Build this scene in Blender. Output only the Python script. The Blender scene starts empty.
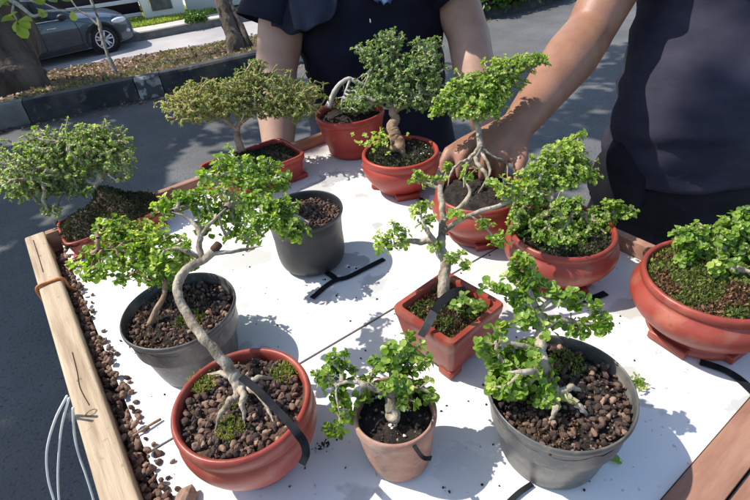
import bpy, bmesh, math, random
import numpy as np
from mathutils import Vector, Matrix, noise
random.seed(7); rng = np.random.default_rng(11)
sc = bpy.context.scene
col = sc.collection

# ------------------------------------------------------------------ camera
FPX = 500.0
pt, rl, yw = math.radians(36), math.radians(6.2), math.radians(33)
F = np.array([0, math.cos(pt), -math.sin(pt)]); R0 = np.array([1., 0, 0]); U0 = np.cross(R0, F)
R = math.cos(rl)*R0 - math.sin(rl)*U0; U = math.cos(rl)*U0 + math.sin(rl)*R0
H = 1.41; CAM = np.array([0, 0, H]); B = 0.97
def P(x, y, z):
    d = F + R*(x-375)/FPX + U*(250-y)/FPX
    return CAM + d*(z-H)/d[2]
def W(x, y, D): return CAM + D*(F + R*(x-375)/FPX + U*(250-y)/FPX)
def dep(p): return float((np.asarray(p)-CAM) @ F)
E1 = np.array([-math.sin(yw), math.cos(yw), 0]); E2 = np.array([math.cos(yw), math.sin(yw), 0])
def T(u, v, z=B): p = u*E1 + v*E2; return np.array([p[0], p[1], z])
cd = bpy.data.cameras.new('camera'); cam = bpy.data.objects.new('camera', cd); col.objects.link(cam)
cd.sensor_width = 36; cd.lens = FPX/750*36; cd.clip_start = .02; cd.clip_end = 500
cam.matrix_world = Matrix(((R[0], U[0], -F[0], 0), (R[1], U[1], -F[1], 0), (R[2], U[2], -F[2], H), (0, 0, 0, 1)))
sc.camera = cam

# ------------------------------------------------------------------ light
SUN_AZ = math.radians(-15); SUN_EL = math.radians(54)
SH = np.array([math.cos(SUN_AZ), math.sin(SUN_AZ), 0])           # shadows fall this way on the ground
world = bpy.data.worlds.new('World'); sc.world = world; world.use_nodes = True
nt = world.node_tree; bg = nt.nodes['Background']
sky = nt.nodes.new('ShaderNodeTexSky'); sky.sky_type = 'NISHITA'; sky.sun_disc = False
sky.sun_elevation = SUN_EL
tosun = -SH*math.cos(SUN_EL) + np.array([0, 0, math.sin(SUN_EL)])
sky.sun_rotation = math.atan2(tosun[0], tosun[1])
nt.links.new(sky.outputs[0], bg.inputs[0]); bg.inputs[1].default_value = .15
sd = bpy.data.lights.new('sun', 'SUN'); sd.energy = 3.7; sd.angle = math.radians(.55); sd.color = (1, .95, .87)
so = bpy.data.objects.new('sun', sd); col.objects.link(so)
dirv = Vector((SH[0]*math.cos(SUN_EL), SH[1]*math.cos(SUN_EL), -math.sin(SUN_EL)))
so.rotation_euler = dirv.to_track_quat('-Z', 'Y').to_euler(); so.location = (-4, 1, 8)
sc.view_settings.view_transform = 'Standard'; sc.view_settings.look = 'None'
sc.view_settings.exposure = .78; sc.view_settings.gamma = 1
try: sc.view_settings.use_curve_mapping = False
except Exception: pass

# ------------------------------------------------------------------ materials
def mat(name, c1, c2=None, scale=8, rough=.7, bump=0, bscale=None, spec=.4, detail=5, c3=None, lo=.35, hi=.65, dist=.01, metal=0, coat=0, stretch=None, rvar=0, rot=None):
    m = bpy.data.materials.new(name); m.use_nodes = True
    n = m.node_tree.nodes; l = m.node_tree.links; b = n['Principled BSDF']
    b.inputs['Roughness'].default_value = rough; b.inputs['Specular IOR Level'].default_value = spec
    b.inputs['Metallic'].default_value = metal; b.inputs['Coat Weight'].default_value = coat
    tc = n.new('ShaderNodeTexCoord'); src = tc.outputs['Object']
    if rot is not None:
        m0 = n.new('ShaderNodeMapping'); m0.inputs['Rotation'].default_value = (0, 0, rot); l.new(src, m0.inputs[0]); src = m0.outputs[0]
    if stretch:
        mp = n.new('ShaderNodeMapping'); mp.inputs['Scale'].default_value = stretch
        if len(stretch) == 3: pass
        l.new(src, mp.inputs[0]); src = mp.outputs[0]
    if c2 is None: c2 = tuple(min(1, c*1.25) for c in c1)
    tx = n.new('ShaderNodeTexNoise'); tx.inputs['Scale'].default_value = scale; tx.inputs['Detail'].default_value = detail
    tx.inputs['Roughness'].default_value = .6
    l.new(src, tx.inputs['Vector'])
    rp = n.new('ShaderNodeValToRGB'); rp.color_ramp.elements[0].position = lo; rp.color_ramp.elements[1].position = hi
    rp.color_ramp.elements[0].color = (*c1, 1); rp.color_ramp.elements[1].color = (*c2, 1)
    if c3:
        e = rp.color_ramp.elements.new((lo+hi)/2); e.color = (*c3, 1)
    l.new(tx.outputs[0], rp.inputs[0]); l.new(rp.outputs[0], b.inputs['Base Color'])
    if rvar:
        mr = n.new('ShaderNodeMapRange'); mr.inputs[3].default_value = rough-rvar; mr.inputs[4].default_value = rough+rvar
        l.new(tx.outputs[0], mr.inputs[0]); l.new(mr.outputs[0], b.inputs['Roughness'])
    if bump:
        t2 = n.new('ShaderNodeTexNoise'); t2.inputs['Scale'].default_value = bscale or scale*4; t2.inputs['Detail'].default_value = 6
        l.new(src, t2.inputs['Vector'])
        bp = n.new('ShaderNodeBump'); bp.inputs['Strength'].default_value = bump; bp.inputs['Distance'].default_value = dist
        l.new(t2.outputs[0], bp.inputs['Height']); l.new(bp.outputs[0], b.inputs['Normal'])
    return m
def overlay(m, color, scale, lo, hi, detail=4, amount=1.0, rough=None, seed=0):
    """mix patches of another colour over a material's base colour"""
    n = m.node_tree.nodes; l = m.node_tree.links; b = n['Principled BSDF']
    src = b.inputs['Base Color'].links[0].from_socket
    tc = n.new('ShaderNodeTexCoord'); mp = n.new('ShaderNodeMapping'); mp.inputs['Location'].default_value = (seed*3.1, seed*1.7, seed)
    l.new(tc.outputs['Object'], mp.inputs[0])
    t = n.new('ShaderNodeTexNoise'); t.inputs['Scale'].default_value = scale; t.inputs['Detail'].default_value = detail; l.new(mp.outputs[0], t.inputs['Vector'])
    r = n.new('ShaderNodeMapRange'); r.inputs[1].default_value = lo; r.inputs[2].default_value = hi; r.inputs[4].default_value = amount
    l.new(t.outputs[0], r.inputs[0])
    mx = n.new('ShaderNodeMix'); mx.data_type = 'RGBA'; l.new(r.outputs[0], mx.inputs[0]); l.new(src, mx.inputs[6]); mx.inputs[7].default_value = (*color, 1)
    l.new(mx.outputs[2], b.inputs['Base Color'])
    return m
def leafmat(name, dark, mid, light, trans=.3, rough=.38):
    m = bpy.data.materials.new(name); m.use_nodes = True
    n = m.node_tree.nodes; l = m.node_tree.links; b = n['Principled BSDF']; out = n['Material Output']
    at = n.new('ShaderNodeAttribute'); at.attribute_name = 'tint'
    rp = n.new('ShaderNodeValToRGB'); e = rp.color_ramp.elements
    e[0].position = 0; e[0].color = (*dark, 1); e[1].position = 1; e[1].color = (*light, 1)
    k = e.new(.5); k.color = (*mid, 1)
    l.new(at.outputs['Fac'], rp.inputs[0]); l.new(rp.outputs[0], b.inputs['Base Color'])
    b.inputs['Roughness'].default_value = rough; b.inputs['Specular IOR Level'].default_value = .5
    tr = n.new('ShaderNodeBsdfTranslucent')
    g = n.new('ShaderNodeMix'); g.data_type = 'RGBA'; g.blend_type = 'MULTIPLY'; g.inputs[0].default_value = 1
    l.new(rp.outputs[0], g.inputs[6]); g.inputs[7].default_value = (2.0, 2.0, .9, 1); l.new(g.outputs[2], tr.inputs[0])
    mx = n.new('ShaderNodeMixShader'); mx.inputs[0].default_value = trans
    l.new(b.outputs[0], mx.inputs[1]); l.new(tr.outputs[0], mx.inputs[2]); l.new(mx.outputs[0], out.inputs[0])
    return m
M = {}
M['leaf_bright'] = leafmat('leaf_bright', (.07, .145, .018), (.20, .325, .045), (.48, .56, .15), .45)
M['leaf_mid'] = leafmat('leaf_mid', (.07, .14, .025), (.19, .30, .06), (.46, .53, .20), .42)
M['leaf_grey'] = leafmat('leaf_grey', (.07, .14, .04), (.16, .26, .075), (.40, .48, .20), .38)
M['leaf_olive'] = leafmat('leaf_olive', (.08, .155, .03), (.20, .30, .06), (.48, .46, .15), .4)
M['moss'] = leafmat('moss', (.016, .022, .007), (.042, .05, .014), (.11, .12, .035), .1, .8)
M['moss_bright'] = leafmat('moss_bright', (.06, .085, .014), (.15, .19, .035), (.30, .31, .08), .25, .7)
M['moss_brown'] = leafmat('moss_brown', (.08, .04, .015), (.19, .10, .045), (.34, .21, .09), .1, .8)
M['leaf_tree'] = leafmat('leaf_tree', (.03, .07, .015), (.06, .13, .02), (.16, .22, .03), .35)
M['leaf_lime'] = leafmat('leaf_lime', (.14, .22, .03), (.24, .34, .05), (.38, .46, .09), .45)
M['grass'] = leafmat('grass', (.17, .24, .04), (.30, .38, .08), (.50, .52, .18), .35, .6)
M['grass_dry'] = leafmat('grass_dry', (.08, .095, .035), (.16, .17, .06), (.33, .28, .15), .2, .7)
M['litter'] = leafmat('litter', (.09, .045, .03), (.24, .145, .095), (.48, .34, .25), .1, .8)
M['bark_pale'] = mat('bark_pale', (.15, .11, .075), (.46, .40, .31), 70, .8, 1, 190, c3=(.34, .285, .21), dist=.003, stretch=(1, 1, .4))
overlay(M['bark_pale'], (.10, .10, .06), 35, .56, .72, amount=.7)
M['bark_olive'] = mat('bark_olive', (.20, .17, .07), (.46, .36, .17), 60, .8, .5, 150, dist=.001)
M['bark_white'] = mat('bark_white', (.30, .27, .23), (.58, .54, .47), 60, .75, .5, 150, dist=.0015)
M['bark_brown'] = mat('bark_brown', (.16, .095, .055), (.36, .24, .15), 70, .8, .8, 160, dist=.002)
M['bark_tree'] = mat('bark_tree', (.035, .026, .02), (.13, .10, .08), 6, .9, 1, 20, dist=.03, stretch=(1, 1, .25))
M['pot_red'] = mat('pot_red', (.215, .030, .020), (.31, .058, .038), 14, .42, .3, 90, c3=(.26, .041, .027), dist=.0015, spec=.45, rvar=.12)
overlay(M['pot_red'], (.52, .20, .12), 22, .58, .72, amount=.45); overlay(M['pot_red'], (.16, .03, .02), 9, .58, .75, amount=.6, seed=3)
overlay(M['pot_red'], (.20, .06, .035), 160, .58, .68, amount=.6, seed=5); overlay(M['pot_red'], (.30, .16, .10), 45, .55, .70, amount=.4, seed=9)
M['pot_crimson'] = mat('pot_crimson', (.27, .028, .018), (.37, .05, .032), 14, .45, .2, 90, dist=.0015, spec=.45, rvar=.12)
overlay(M['pot_crimson'], (.14, .03, .02), 11, .55, .75, amount=.6); overlay(M['pot_crimson'], (.40, .13, .09), 26, .62, .74, amount=.4, seed=2)
M['pot_clay'] = mat('pot_clay', (.30, .145, .10), (.42, .25, .18), 26, .85, .5, 120, c3=(.36, .185, .13), dist=.002)
overlay(M['pot_clay'], (.46, .36, .29), 30, .48, .66, amount=.6); overlay(M['pot_clay'], (.22, .11, .08), 60, .50, .66, amount=.5, seed=7); overlay(M['pot_clay'], (.12, .09, .06), 18, .60, .72, amount=.6, seed=4)
M['pot_grey'] = mat('pot_grey', (.055, .054, .052), (.10, .097, .090), 22, .36, .15, 100, dist=.001, spec=.5, stretch=(1, 1, .35), rvar=.1)
overlay(M['pot_grey'], (.30, .26, .21), 30, .52, .75, amount=.6); overlay(M['pot_grey'], (.20, .18, .15), 140, .55, .68, amount=.5, seed=2)
M['pot_black'] = mat('pot_black', (.020, .022, .025), (.035, .037, .041), 20, .42, .15, 90, dist=.001, spec=.5, rvar=.1)
overlay(M['pot_black'], (.10, .095, .09), 24, .58, .78, amount=.45)
M['soil'] = mat('soil', (.008, .006, .005), (.035, .025, .018), 120, .95, 1, 300, dist=.003)
overlay(M['soil'], (.09, .06, .04), 200, .62, .7, amount=.7)
M['soil_brown'] = mat('soil_brown', (.03, .02, .013), (.12, .075, .045), 120, .95, 1, 300, dist=.003)
M['stone'] = leafmat('stone', (.022, .017, .014), (.095, .052, .037), (.30, .19, .13), 0, .9)
M['perlite'] = mat('perlite', (.55, .52, .46), (.72, .70, .64), 300, .9)
M['board'] = mat('board', (.66, .65, .615), (.74, .73, .70), 3, .5, .05, 300, spec=.35, dist=.0005)
overlay(M['board'], (.40, .40, .385), 11, .585, .61, detail=10, amount=.7, seed=1)
overlay(M['board'], (.60, .57, .52), 4.5, .60, .78, detail=7, amount=.3, seed=6)
overlay(M['board'], (.35, .32, .28), 150, .70, .73, detail=2, amount=.6, seed=8)
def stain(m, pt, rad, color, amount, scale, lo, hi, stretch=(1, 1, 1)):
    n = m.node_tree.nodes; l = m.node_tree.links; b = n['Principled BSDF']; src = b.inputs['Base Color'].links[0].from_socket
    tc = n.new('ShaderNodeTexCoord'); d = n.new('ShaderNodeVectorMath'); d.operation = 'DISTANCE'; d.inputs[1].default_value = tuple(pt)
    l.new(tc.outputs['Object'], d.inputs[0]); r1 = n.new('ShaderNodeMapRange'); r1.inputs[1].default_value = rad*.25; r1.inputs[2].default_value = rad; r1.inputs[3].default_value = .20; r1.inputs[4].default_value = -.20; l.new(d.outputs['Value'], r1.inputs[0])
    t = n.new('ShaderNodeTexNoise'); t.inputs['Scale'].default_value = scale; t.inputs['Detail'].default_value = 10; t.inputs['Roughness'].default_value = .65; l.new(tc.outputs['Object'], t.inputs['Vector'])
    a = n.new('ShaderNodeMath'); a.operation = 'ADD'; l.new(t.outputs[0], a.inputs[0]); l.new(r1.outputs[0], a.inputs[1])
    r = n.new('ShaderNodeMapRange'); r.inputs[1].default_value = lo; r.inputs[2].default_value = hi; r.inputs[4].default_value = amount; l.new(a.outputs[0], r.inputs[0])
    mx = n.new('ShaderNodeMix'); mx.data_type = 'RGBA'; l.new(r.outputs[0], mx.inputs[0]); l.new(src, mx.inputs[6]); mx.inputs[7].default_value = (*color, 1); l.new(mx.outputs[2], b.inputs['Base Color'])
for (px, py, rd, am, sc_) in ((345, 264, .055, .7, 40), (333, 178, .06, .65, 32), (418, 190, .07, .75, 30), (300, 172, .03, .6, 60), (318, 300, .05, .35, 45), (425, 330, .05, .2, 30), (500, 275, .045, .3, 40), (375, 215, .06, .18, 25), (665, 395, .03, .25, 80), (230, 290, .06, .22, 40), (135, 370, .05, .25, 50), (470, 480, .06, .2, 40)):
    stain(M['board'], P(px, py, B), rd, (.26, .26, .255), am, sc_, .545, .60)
M['wood'] = mat('wood', (.30, .215, .14), (.50, .39, .275), 5, .7, .5, 26, c3=(.43, .33, .225), dist=.0015, stretch=(1.2, 14, 8), rot=math.radians(-123), detail=9)
overlay(M['wood'], (.30, .20, .12), 9, .60, .75, detail=8, amount=.5)
overlay(M['wood'], (.20, .14, .09), 120, .66, .72, amount=.5, seed=4)
M['knot'] = mat('knot', (.20, .13, .08), (.30, .20, .13), 90, .8)
M['wood_red'] = mat('wood_red', (.24, .115, .075), (.38, .21, .14), 6, .6, .3, 40, dist=.001, stretch=(9, 1.5, 9), rot=math.radians(-123), detail=8)
overlay(M['wood_red'], (.55, .38, .26), 30, .62, .76, amount=.6)
M['wood_dark'] = mat('wood_dark', (.03, .018, .012), (.06, .04, .025), 60, .9)
M['strap'] = mat('strap', (.010, .011, .013), (.022, .023, .026), 60, .95, .3, 200, dist=.0005, spec=.08)
M['strap_grey'] = mat('strap_grey', (.05, .05, .05), (.09, .09, .088), 80, .7, .3, 200, dist=.0005)
M['cord_orange'] = mat('cord_orange', (.42, .13, .03), (.55, .22, .07), 200, .7, .4, 600, dist=.0005)
M['cable'] = mat('cable', (.80, .81, .76), (.86, .87, .82), 30, .4)
M['skin_pale'] = mat('skin_pale', (.40, .235, .165), (.46, .285, .205), 25, .5, .15, 350, spec=.35, dist=.0008)
M['skin_tan'] = mat('skin_tan', (.26, .125, .074), (.33, .17, .108), 22, .48, .25, 300, spec=.38, dist=.001)
overlay(M['skin_tan'], (.36, .17, .12), 14, .5, .7, amount=.5)
for k in ('skin_pale', 'skin_tan'):
    bb = M[k].node_tree.nodes['Principled BSDF']; bb.inputs['Subsurface Weight'].default_value = .12; bb.inputs['Subsurface Radius'].default_value = (.01, .004, .002); bb.inputs['Subsurface Scale'].default_value = .5
M['navy'] = mat('navy', (.006, .007, .015), (.010, .012, .025), 12, .8, .35, 900, dist=.0006, spec=.2)
M['navy_blue'] = mat('navy_blue', (.010, .014, .028), (.020, .026, .044), 30, .7, .3, 500, dist=.0008, spec=.3)
M['charcoal'] = mat('charcoal', (.022, .022, .036), (.042, .040, .058), 7, .85, .4, 900, dist=.0006, spec=.2, stretch=(1, 1, 2.5))
M['trousers'] = mat('trousers', (.006, .006, .009), (.012, .012, .016), 20, .8, .4, 600, dist=.0008, spec=.2)
M['hair'] = mat('hair', (.01, .007, .005), (.03, .02, .015), 90, .5)
M['eye'] = mat('eye', (.6, .58, .55), (.7, .68, .65), 5, .2)
M['asphalt'] = mat('asphalt', (.072, .073, .072), (.13, .13, .127), 1.3, .85, .8, 90, c3=(.098, .098, .096), detail=8, dist=.006)
overlay(M['asphalt'], (.115, .118, .12), 130, .56, .68, detail=3, amount=.75); overlay(M['asphalt'], (.018, .02, .024), 75, .58, .68, detail=3, amount=.75, seed=3)
overlay(M['asphalt'], (.14, .115, .09), 1.1, .60, .78, amount=.35, seed=7)
M['concrete_road'] = mat('concrete_road', (.30, .28, .27), (.40, .375, .36), 1.2, .85, .4, 60, dist=.004, detail=8)
M['pavement'] = mat('pavement', (.42, .39, .35), (.54, .51, .46), 2, .85, .4, 40, dist=.004)
M['earth'] = mat('earth', (.05, .032, .02), (.13, .095, .06), 6, .95, 1, 30, dist=.02)
M['verge'] = mat('verge', (.06, .10, .02), (.12, .18, .03), 9, .95, .6, 40, dist=.02)
M['kerb_black'] = mat('kerb_black', (.010, .012, .016), (.028, .030, .034), 5, .7, .5, 40, dist=.01)
overlay(M['kerb_black'], (.14, .135, .13), 16, .60, .70, detail=8, amount=.6); overlay(M['kerb_black'], (.07, .06, .05), 4, .48, .62, detail=8, amount=.7, seed=3)
M['kerb_white'] = mat('kerb_white', (.20, .20, .195), (.32, .32, .31), 5, .8, .5, 40, dist=.01)
overlay(M['kerb_white'], (.035, .035, .04), 14, .42, .5, detail=8, amount=.9)
M['kerb_grey'] = mat('kerb_grey', (.09, .09, .088), (.17, .17, .165), 5, .85, .5, 40, dist=.01)
M['plaster'] = mat('plaster', (.78, .77, .74), (.84, .83, .80), 1.5, .85, .2, 40, dist=.004)
M['plaster_grey'] = mat('plaster_grey', (.50, .50, .49), (.58, .57, .56), 1.5, .85, .2, 40, dist=.004)
M['gate_dark'] = mat('gate_dark', (.012, .010, .014), (.022, .018, .024), 4, .5)
M['gate_rail'] = mat('gate_rail', (.66, .64, .65), (.74, .72, .73), 4, .5)
M['paint'] = mat('paint', (.036, .060, .088), (.040, .066, .096), 2, .25, spec=.6, metal=.35, coat=.8)
M['glass'] = mat('glass', (.008, .010, .013), (.012, .014, .018), 2, .06, spec=.9)
M['rubber'] = mat('rubber', (.008, .008, .009), (.016, .016, .017), 20, .75, .3, 80, dist=.002)
M['alloy'] = mat('alloy', (.55, .56, .58), (.65, .66, .68), 10, .3, metal=.7)
M['trim'] = mat('trim', (.015, .015, .017), (.02, .02, .022), 10, .55)
M['chrome'] = mat('chrome', (.6, .6, .62), (.7, .7, .72), 10, .12, metal=1)
M['lamp'] = mat('lamp', (.55, .58, .62), (.66, .68, .72), 10, .1, spec=.8, coat=1)

# ------------------------------------------------------------------ object helpers
def link(o, parent=None):
    col.objects.link(o)
    if parent is not None: o.parent = parent
    return o
def tag(o, label=None, cat=None, group=None, kind=None):
    for k, v in (('label', label), ('category', cat), ('group', group), ('kind', kind)):
        if v: o[k] = v
    return o
def empty(name, loc, label=None, cat=None, group=None):
    o = bpy.data.objects.new(name, None); o.empty_display_size = .02; o.location = Vector(loc); link(o)
    return tag(o, label, cat, group)
def meshobj(name, me, parent=None, smooth=True):
    o = bpy.data.objects.new(name, me); link(o, parent)
    if parent is not None:                      # geometry is given in world space
        q = parent
        off = Vector((0, 0, 0))
        while q is not None: off += q.location; q = q.parent
        o.location = -off
    me.shade_smooth() if smooth else me.shade_flat()
    return o
def npmesh(name, verts, faces, m, tint=None, k=None):
    """verts (N,3) array, faces list of arrays or an (M,k) array"""
    me = bpy.data.meshes.new(name)
    verts = np.asarray(verts, dtype=np.float32)
    if isinstance(faces, np.ndarray):
        nF, kk = faces.shape
        me.vertices.add(len(verts)); me.vertices.foreach_set('co', verts.ravel())
        me.loops.add(nF*kk); me.loops.foreach_set('vertex_index', faces.astype(np.int32).ravel())
        me.polygons.add(nF); me.polygons.foreach_set('loop_start', np.arange(0, nF*kk, kk, dtype=np.int32))
        me.update(calc_edges=True); me.validate()
    else:
        me.from_pydata([tuple(map(float, v)) for v in verts], [], [tuple(int(i) for i in f) for f in faces]); me.update()
    if tint is not None:
        a = me.attributes.new('tint', 'FLOAT', 'POINT'); a.data.foreach_set('value', np.asarray(tint, dtype=np.float32))
    me.materials.append(m)
    return me
class MB:
    def __init__(s): s.v = []; s.f = []
    def add(s, v, f):
        o = len(s.v); s.v += [tuple(map(float, x)) for x in v]; s.f += [tuple(i+o for i in q) for q in f]
    def box(s, c, size, ax=None, ay=None, az=None):
        c = np.asarray(c, float); ax = np.array([1., 0, 0]) if ax is None else np.asarray(ax); ay = np.array([0, 1., 0]) if ay is None else np.asarray(ay); az = np.array([0, 0, 1.]) if az is None else np.asarray(az)
        v = [c + ax*size[0]/2*i + ay*size[1]/2*j + az*size[2]/2*k for k in (-1, 1) for j in (-1, 1) for i in (-1, 1)]
        s.add(v, [(0, 2, 3, 1), (4, 5, 7, 6), (0, 1, 5, 4), (2, 6, 7, 3), (0, 4, 6, 2), (1, 3, 7, 5)])
    def tube(s, pts, rad, n=8, cap=True, wob=0):
        pts = [np.asarray(p, float) for p in pts]; m = len(pts)
        if not hasattr(rad, '__len__'): rad = [rad]*m
        t0 = pts[1]-pts[0]; t0 /= np.linalg.norm(t0)+1e-12
        a = np.cross(t0, [0, 0, 1.]); 
        if np.linalg.norm(a) < .05: a = np.cross(t0, [1., 0, 0])
        a /= np.linalg.norm(a); V = []
        for i in range(m):
            t = pts[min(i+1, m-1)]-pts[max(i-1, 0)]; t = t/(np.linalg.norm(t)+1e-12)
            a = a - t*(a@t); a /= np.linalg.norm(a)+1e-12; b = np.cross(t, a)
            for k in range(n):
                th = 2*math.pi*k/n; r = rad[i]
                if wob: r *= 1 + wob*noise.noise(Vector(pts[i]*55)+Vector((math.cos(th)*1.3, math.sin(th)*1.3, i*.05)))
                V.append(pts[i] + (a*math.cos(th)+b*math.sin(th))*r)
        Fc = [(i*n+k, i*n+(k+1) % n, (i+1)*n+(k+1) % n, (i+1)*n+k) for i in range(m-1) for k in range(n)]
        if cap: Fc += [tuple(range(n-1, -1, -1)), tuple((m-1)*n+k for k in range(n))]
        s.add(V, Fc)
    def lathe(s, c, prof, n=48, wob=0, axis=None):
        c = np.asarray(c, float); V = []; m = len(prof)
        for r, z in prof:
            for k in range(n):
                th = 2*math.pi*k/n
                w = 1 + (wob*noise.noise(Vector((math.cos(th)*1.2, math.sin(th)*1.2, z*12+c[0]*9))) if wob else 0)
                V.append(c + np.array([math.cos(th)*r*w, math.sin(th)*r*w, z]))
        Fc = [(i*n+k, i*n+(k+1) % n, (i+1)*n+(k+1) % n, (i+1)*n+k) for i in range(m-1) for k in range(n)]
        Fc += [tuple(range(n-1, -1, -1))]
        s.add(V, Fc)
    def build(s, name, m, parent=None, smooth=True, bevel=0, seg=2, angle=None):
        used = sorted({i for q in s.f for i in q}); mp_ = {j: i for i, j in enumerate(used)}
        me = bpy.data.meshes.new(name); me.from_pydata([s.v[i] for i in used], [], [tuple(mp_[i] for i in q) for q in s.f]); me.update(); me.materials.append(m)
        if bevel:
            bm = bmesh.new(); bm.from_mesh(me)
            ed = [e for e in bm.edges if len(e.link_faces) == 2 and e.calc_face_angle(0) > .5]
            bmesh.ops.bevel(bm, geom=ed, offset=bevel, segments=seg, affect='EDGES', profile=.6, clamp_overlap=True)
            bm.to_mesh(me); bm.free()
        o = meshobj(name, me, parent, smooth)
        if smooth and angle is not None:
            try: me.set_sharp_from_angle(angle=math.radians(angle))
            except Exception: pass
        return o
def catmull(pts, n=6):
    pts = [np.asarray(p, float) for p in pts]
    if len(pts) < 3: return [pts[0] + (pts[-1]-pts[0])*i/n for i in range(n+1)]
    out = []
    for i in range(len(pts)-1):
        p0 = pts[max(i-1, 0)]; p1 = pts[i]; p2 = pts[i+1]; p3 = pts[min(i+2, len(pts)-1)]
        for k in range(n):
            t = k/n
            out.append(.5*((2*p1)+(-p0+p2)*t+(2*p0-5*p1+4*p2-p3)*t*t+(-p0+3*p1-3*p2+p3)*t**3))
    out.append(pts[-1]); return out

# ------------------------------------------------------------------ leaves, stones, moss
_oa = [(0, 0), (.30, .22), (.62, .42), (.90, .30), (1.0, 0), (.90, -.30), (.62, -.42), (.30, -.22)]     # obovate outline
def leaves(pos, axis, up, size, tint, cup=.25, slim=1.0):
    """pos, axis (leaf direction), up (blade normal), arrays (N,3); returns verts, tri faces, tint per vertex"""
    N = len(pos); axis = axis/(np.linalg.norm(axis, axis=1, keepdims=True)+1e-9)
    side = np.cross(up, axis); side /= (np.linalg.norm(side, axis=1, keepdims=True)+1e-9)
    nrm = np.cross(axis, side)
    o = np.array(_oa); V = []
    for x, y in o:
        h = abs(y)*cup*1.6 - .18*x*x*1.0 + .02
        V.append(pos + size[:, None]*(axis*x + side*y*slim + nrm*h))
    V.append(pos + size[:, None]*(axis*.55 + nrm*(-.06)))
    V = np.stack(V, 1)          # N,9,3
    f = np.array([(8, i, (i+1) % 8) for i in range(8)])
    Fc = (np.arange(N)[:, None, None]*9 + f[None]).reshape(-1, 3)
    return V.reshape(-1, 3), Fc, np.repeat(tint, 9)
def rosettes(tips, dirs, size, nl=8, tintbase=.4, splay=1.0, cup=.25, slim=1.0, rg=rng):
    N = len(tips); dirs = dirs/(np.linalg.norm(dirs, axis=1, keepdims=True)+1e-9)
    ref = rg.normal(size=(N, 3)); a = np.cross(dirs, ref); a /= np.linalg.norm(a, axis=1, keepdims=True)+1e-9; b = np.cross(dirs, a)
    Vs = []; Fs = []; Ts = []; off = 0
    tb = np.clip(tintbase + rg.normal(size=N)*.16, 0, 1)
    for j in range(nl):
        keep = rg.random(N) < .9
        th = 2.4*j + rg.normal(size=N)*.25 ; el = (1.45 - 1.0*(j/nl))*splay + rg.normal(size=N)*.32
        rad = a*np.cos(th)[:, None] + b*np.sin(th)[:, None]
        ax = rad*np.sin(el)[:, None] + dirs*np.cos(el)[:, None]
        up = dirs*np.sin(el)[:, None] - rad*np.cos(el)[:, None] + rg.normal(size=(N, 3))*.12
        sz = size*(1.08 - .5*(j/nl))*rg.uniform(.55, 1.28, N)
        p = tips - dirs*(size*.45*(1-j/nl))[:, None] if hasattr(size, '__len__') else tips - dirs*(size*.45*(1-j/nl))
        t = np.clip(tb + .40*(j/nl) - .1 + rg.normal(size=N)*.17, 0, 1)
        v, f, t = leaves(p[keep], ax[keep], up[keep], sz[keep], t[keep], cup, slim)
        Vs.append(v); Fs.append(f+off); Ts.append(t); off += len(v)
    return np.concatenate(Vs), np.concatenate(Fs), np.concatenate(Ts)
def ico(sub=1):
    bm = bmesh.new(); bmesh.ops.create_icosphere(bm, subdivisions=sub, radius=1)
    v = np.array([x.co[:] for x in bm.verts]); f = np.array([[q.index for q in g.verts] for g in bm.faces]); bm.free(); return v, f
_iv, _if = ico(2)
def _stone():
    v = _iv.copy(); s = random.uniform(0, 99)
    for i, p in enumerate(v): v[i] = p*(1+.38*noise.noise(Vector(p)*1.1+Vector((s, s, s))) + .16*noise.noise(Vector(p)*3.1+Vector((s, 0, s))))
    return v*np.array([1, random.uniform(.6, .9), random.uniform(.5, .8)])
STONES = [_stone() for _ in range(10)]
def randrot(n, rg=rng):
    q = rg.normal(size=(n, 4)); q /= np.linalg.norm(q, axis=1, keepdims=True); w, x, y, z = q.T
    return np.stack([1-2*(y*y+z*z), 2*(x*y-z*w), 2*(x*z+y*w), 2*(x*y+z*w), 1-2*(x*x+z*z), 2*(y*z-x*w), 2*(x*z-y*w), 2*(y*z+x*w), 1-2*(x*x+y*y)], 1).reshape(n, 3, 3)
def stones(name, pos, size, m, parent=None, tint=.5, tv=.3):
    Vs = []; n = len(pos); Rm = randrot(n)
    for i in range(n): Vs.append(STONES[i % 10] @ Rm[i].T * size[i] + pos[i])
    Fc = (np.arange(n)[:, None, None]*len(_iv) + _if[None]).reshape(-1, 3)
    tt = np.repeat(np.clip(tint + rng.normal(size=n)*tv, 0, 1), len(_iv))
    return meshobj(name, npmesh(name, np.concatenate(Vs), Fc, m, tt), parent, False)
def tufts(pos, nrm, size, tint, tv=.2, slim=.55):
    n = len(pos); d = nrm + rng.normal(size=(n, 3))*.6
    return leaves(pos, d, rng.normal(size=(n, 3)), size*rng.uniform(.6, 1.4, n), np.clip(tint+rng.normal(size=n)*tv, 0, 1), .15, slim)

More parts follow.
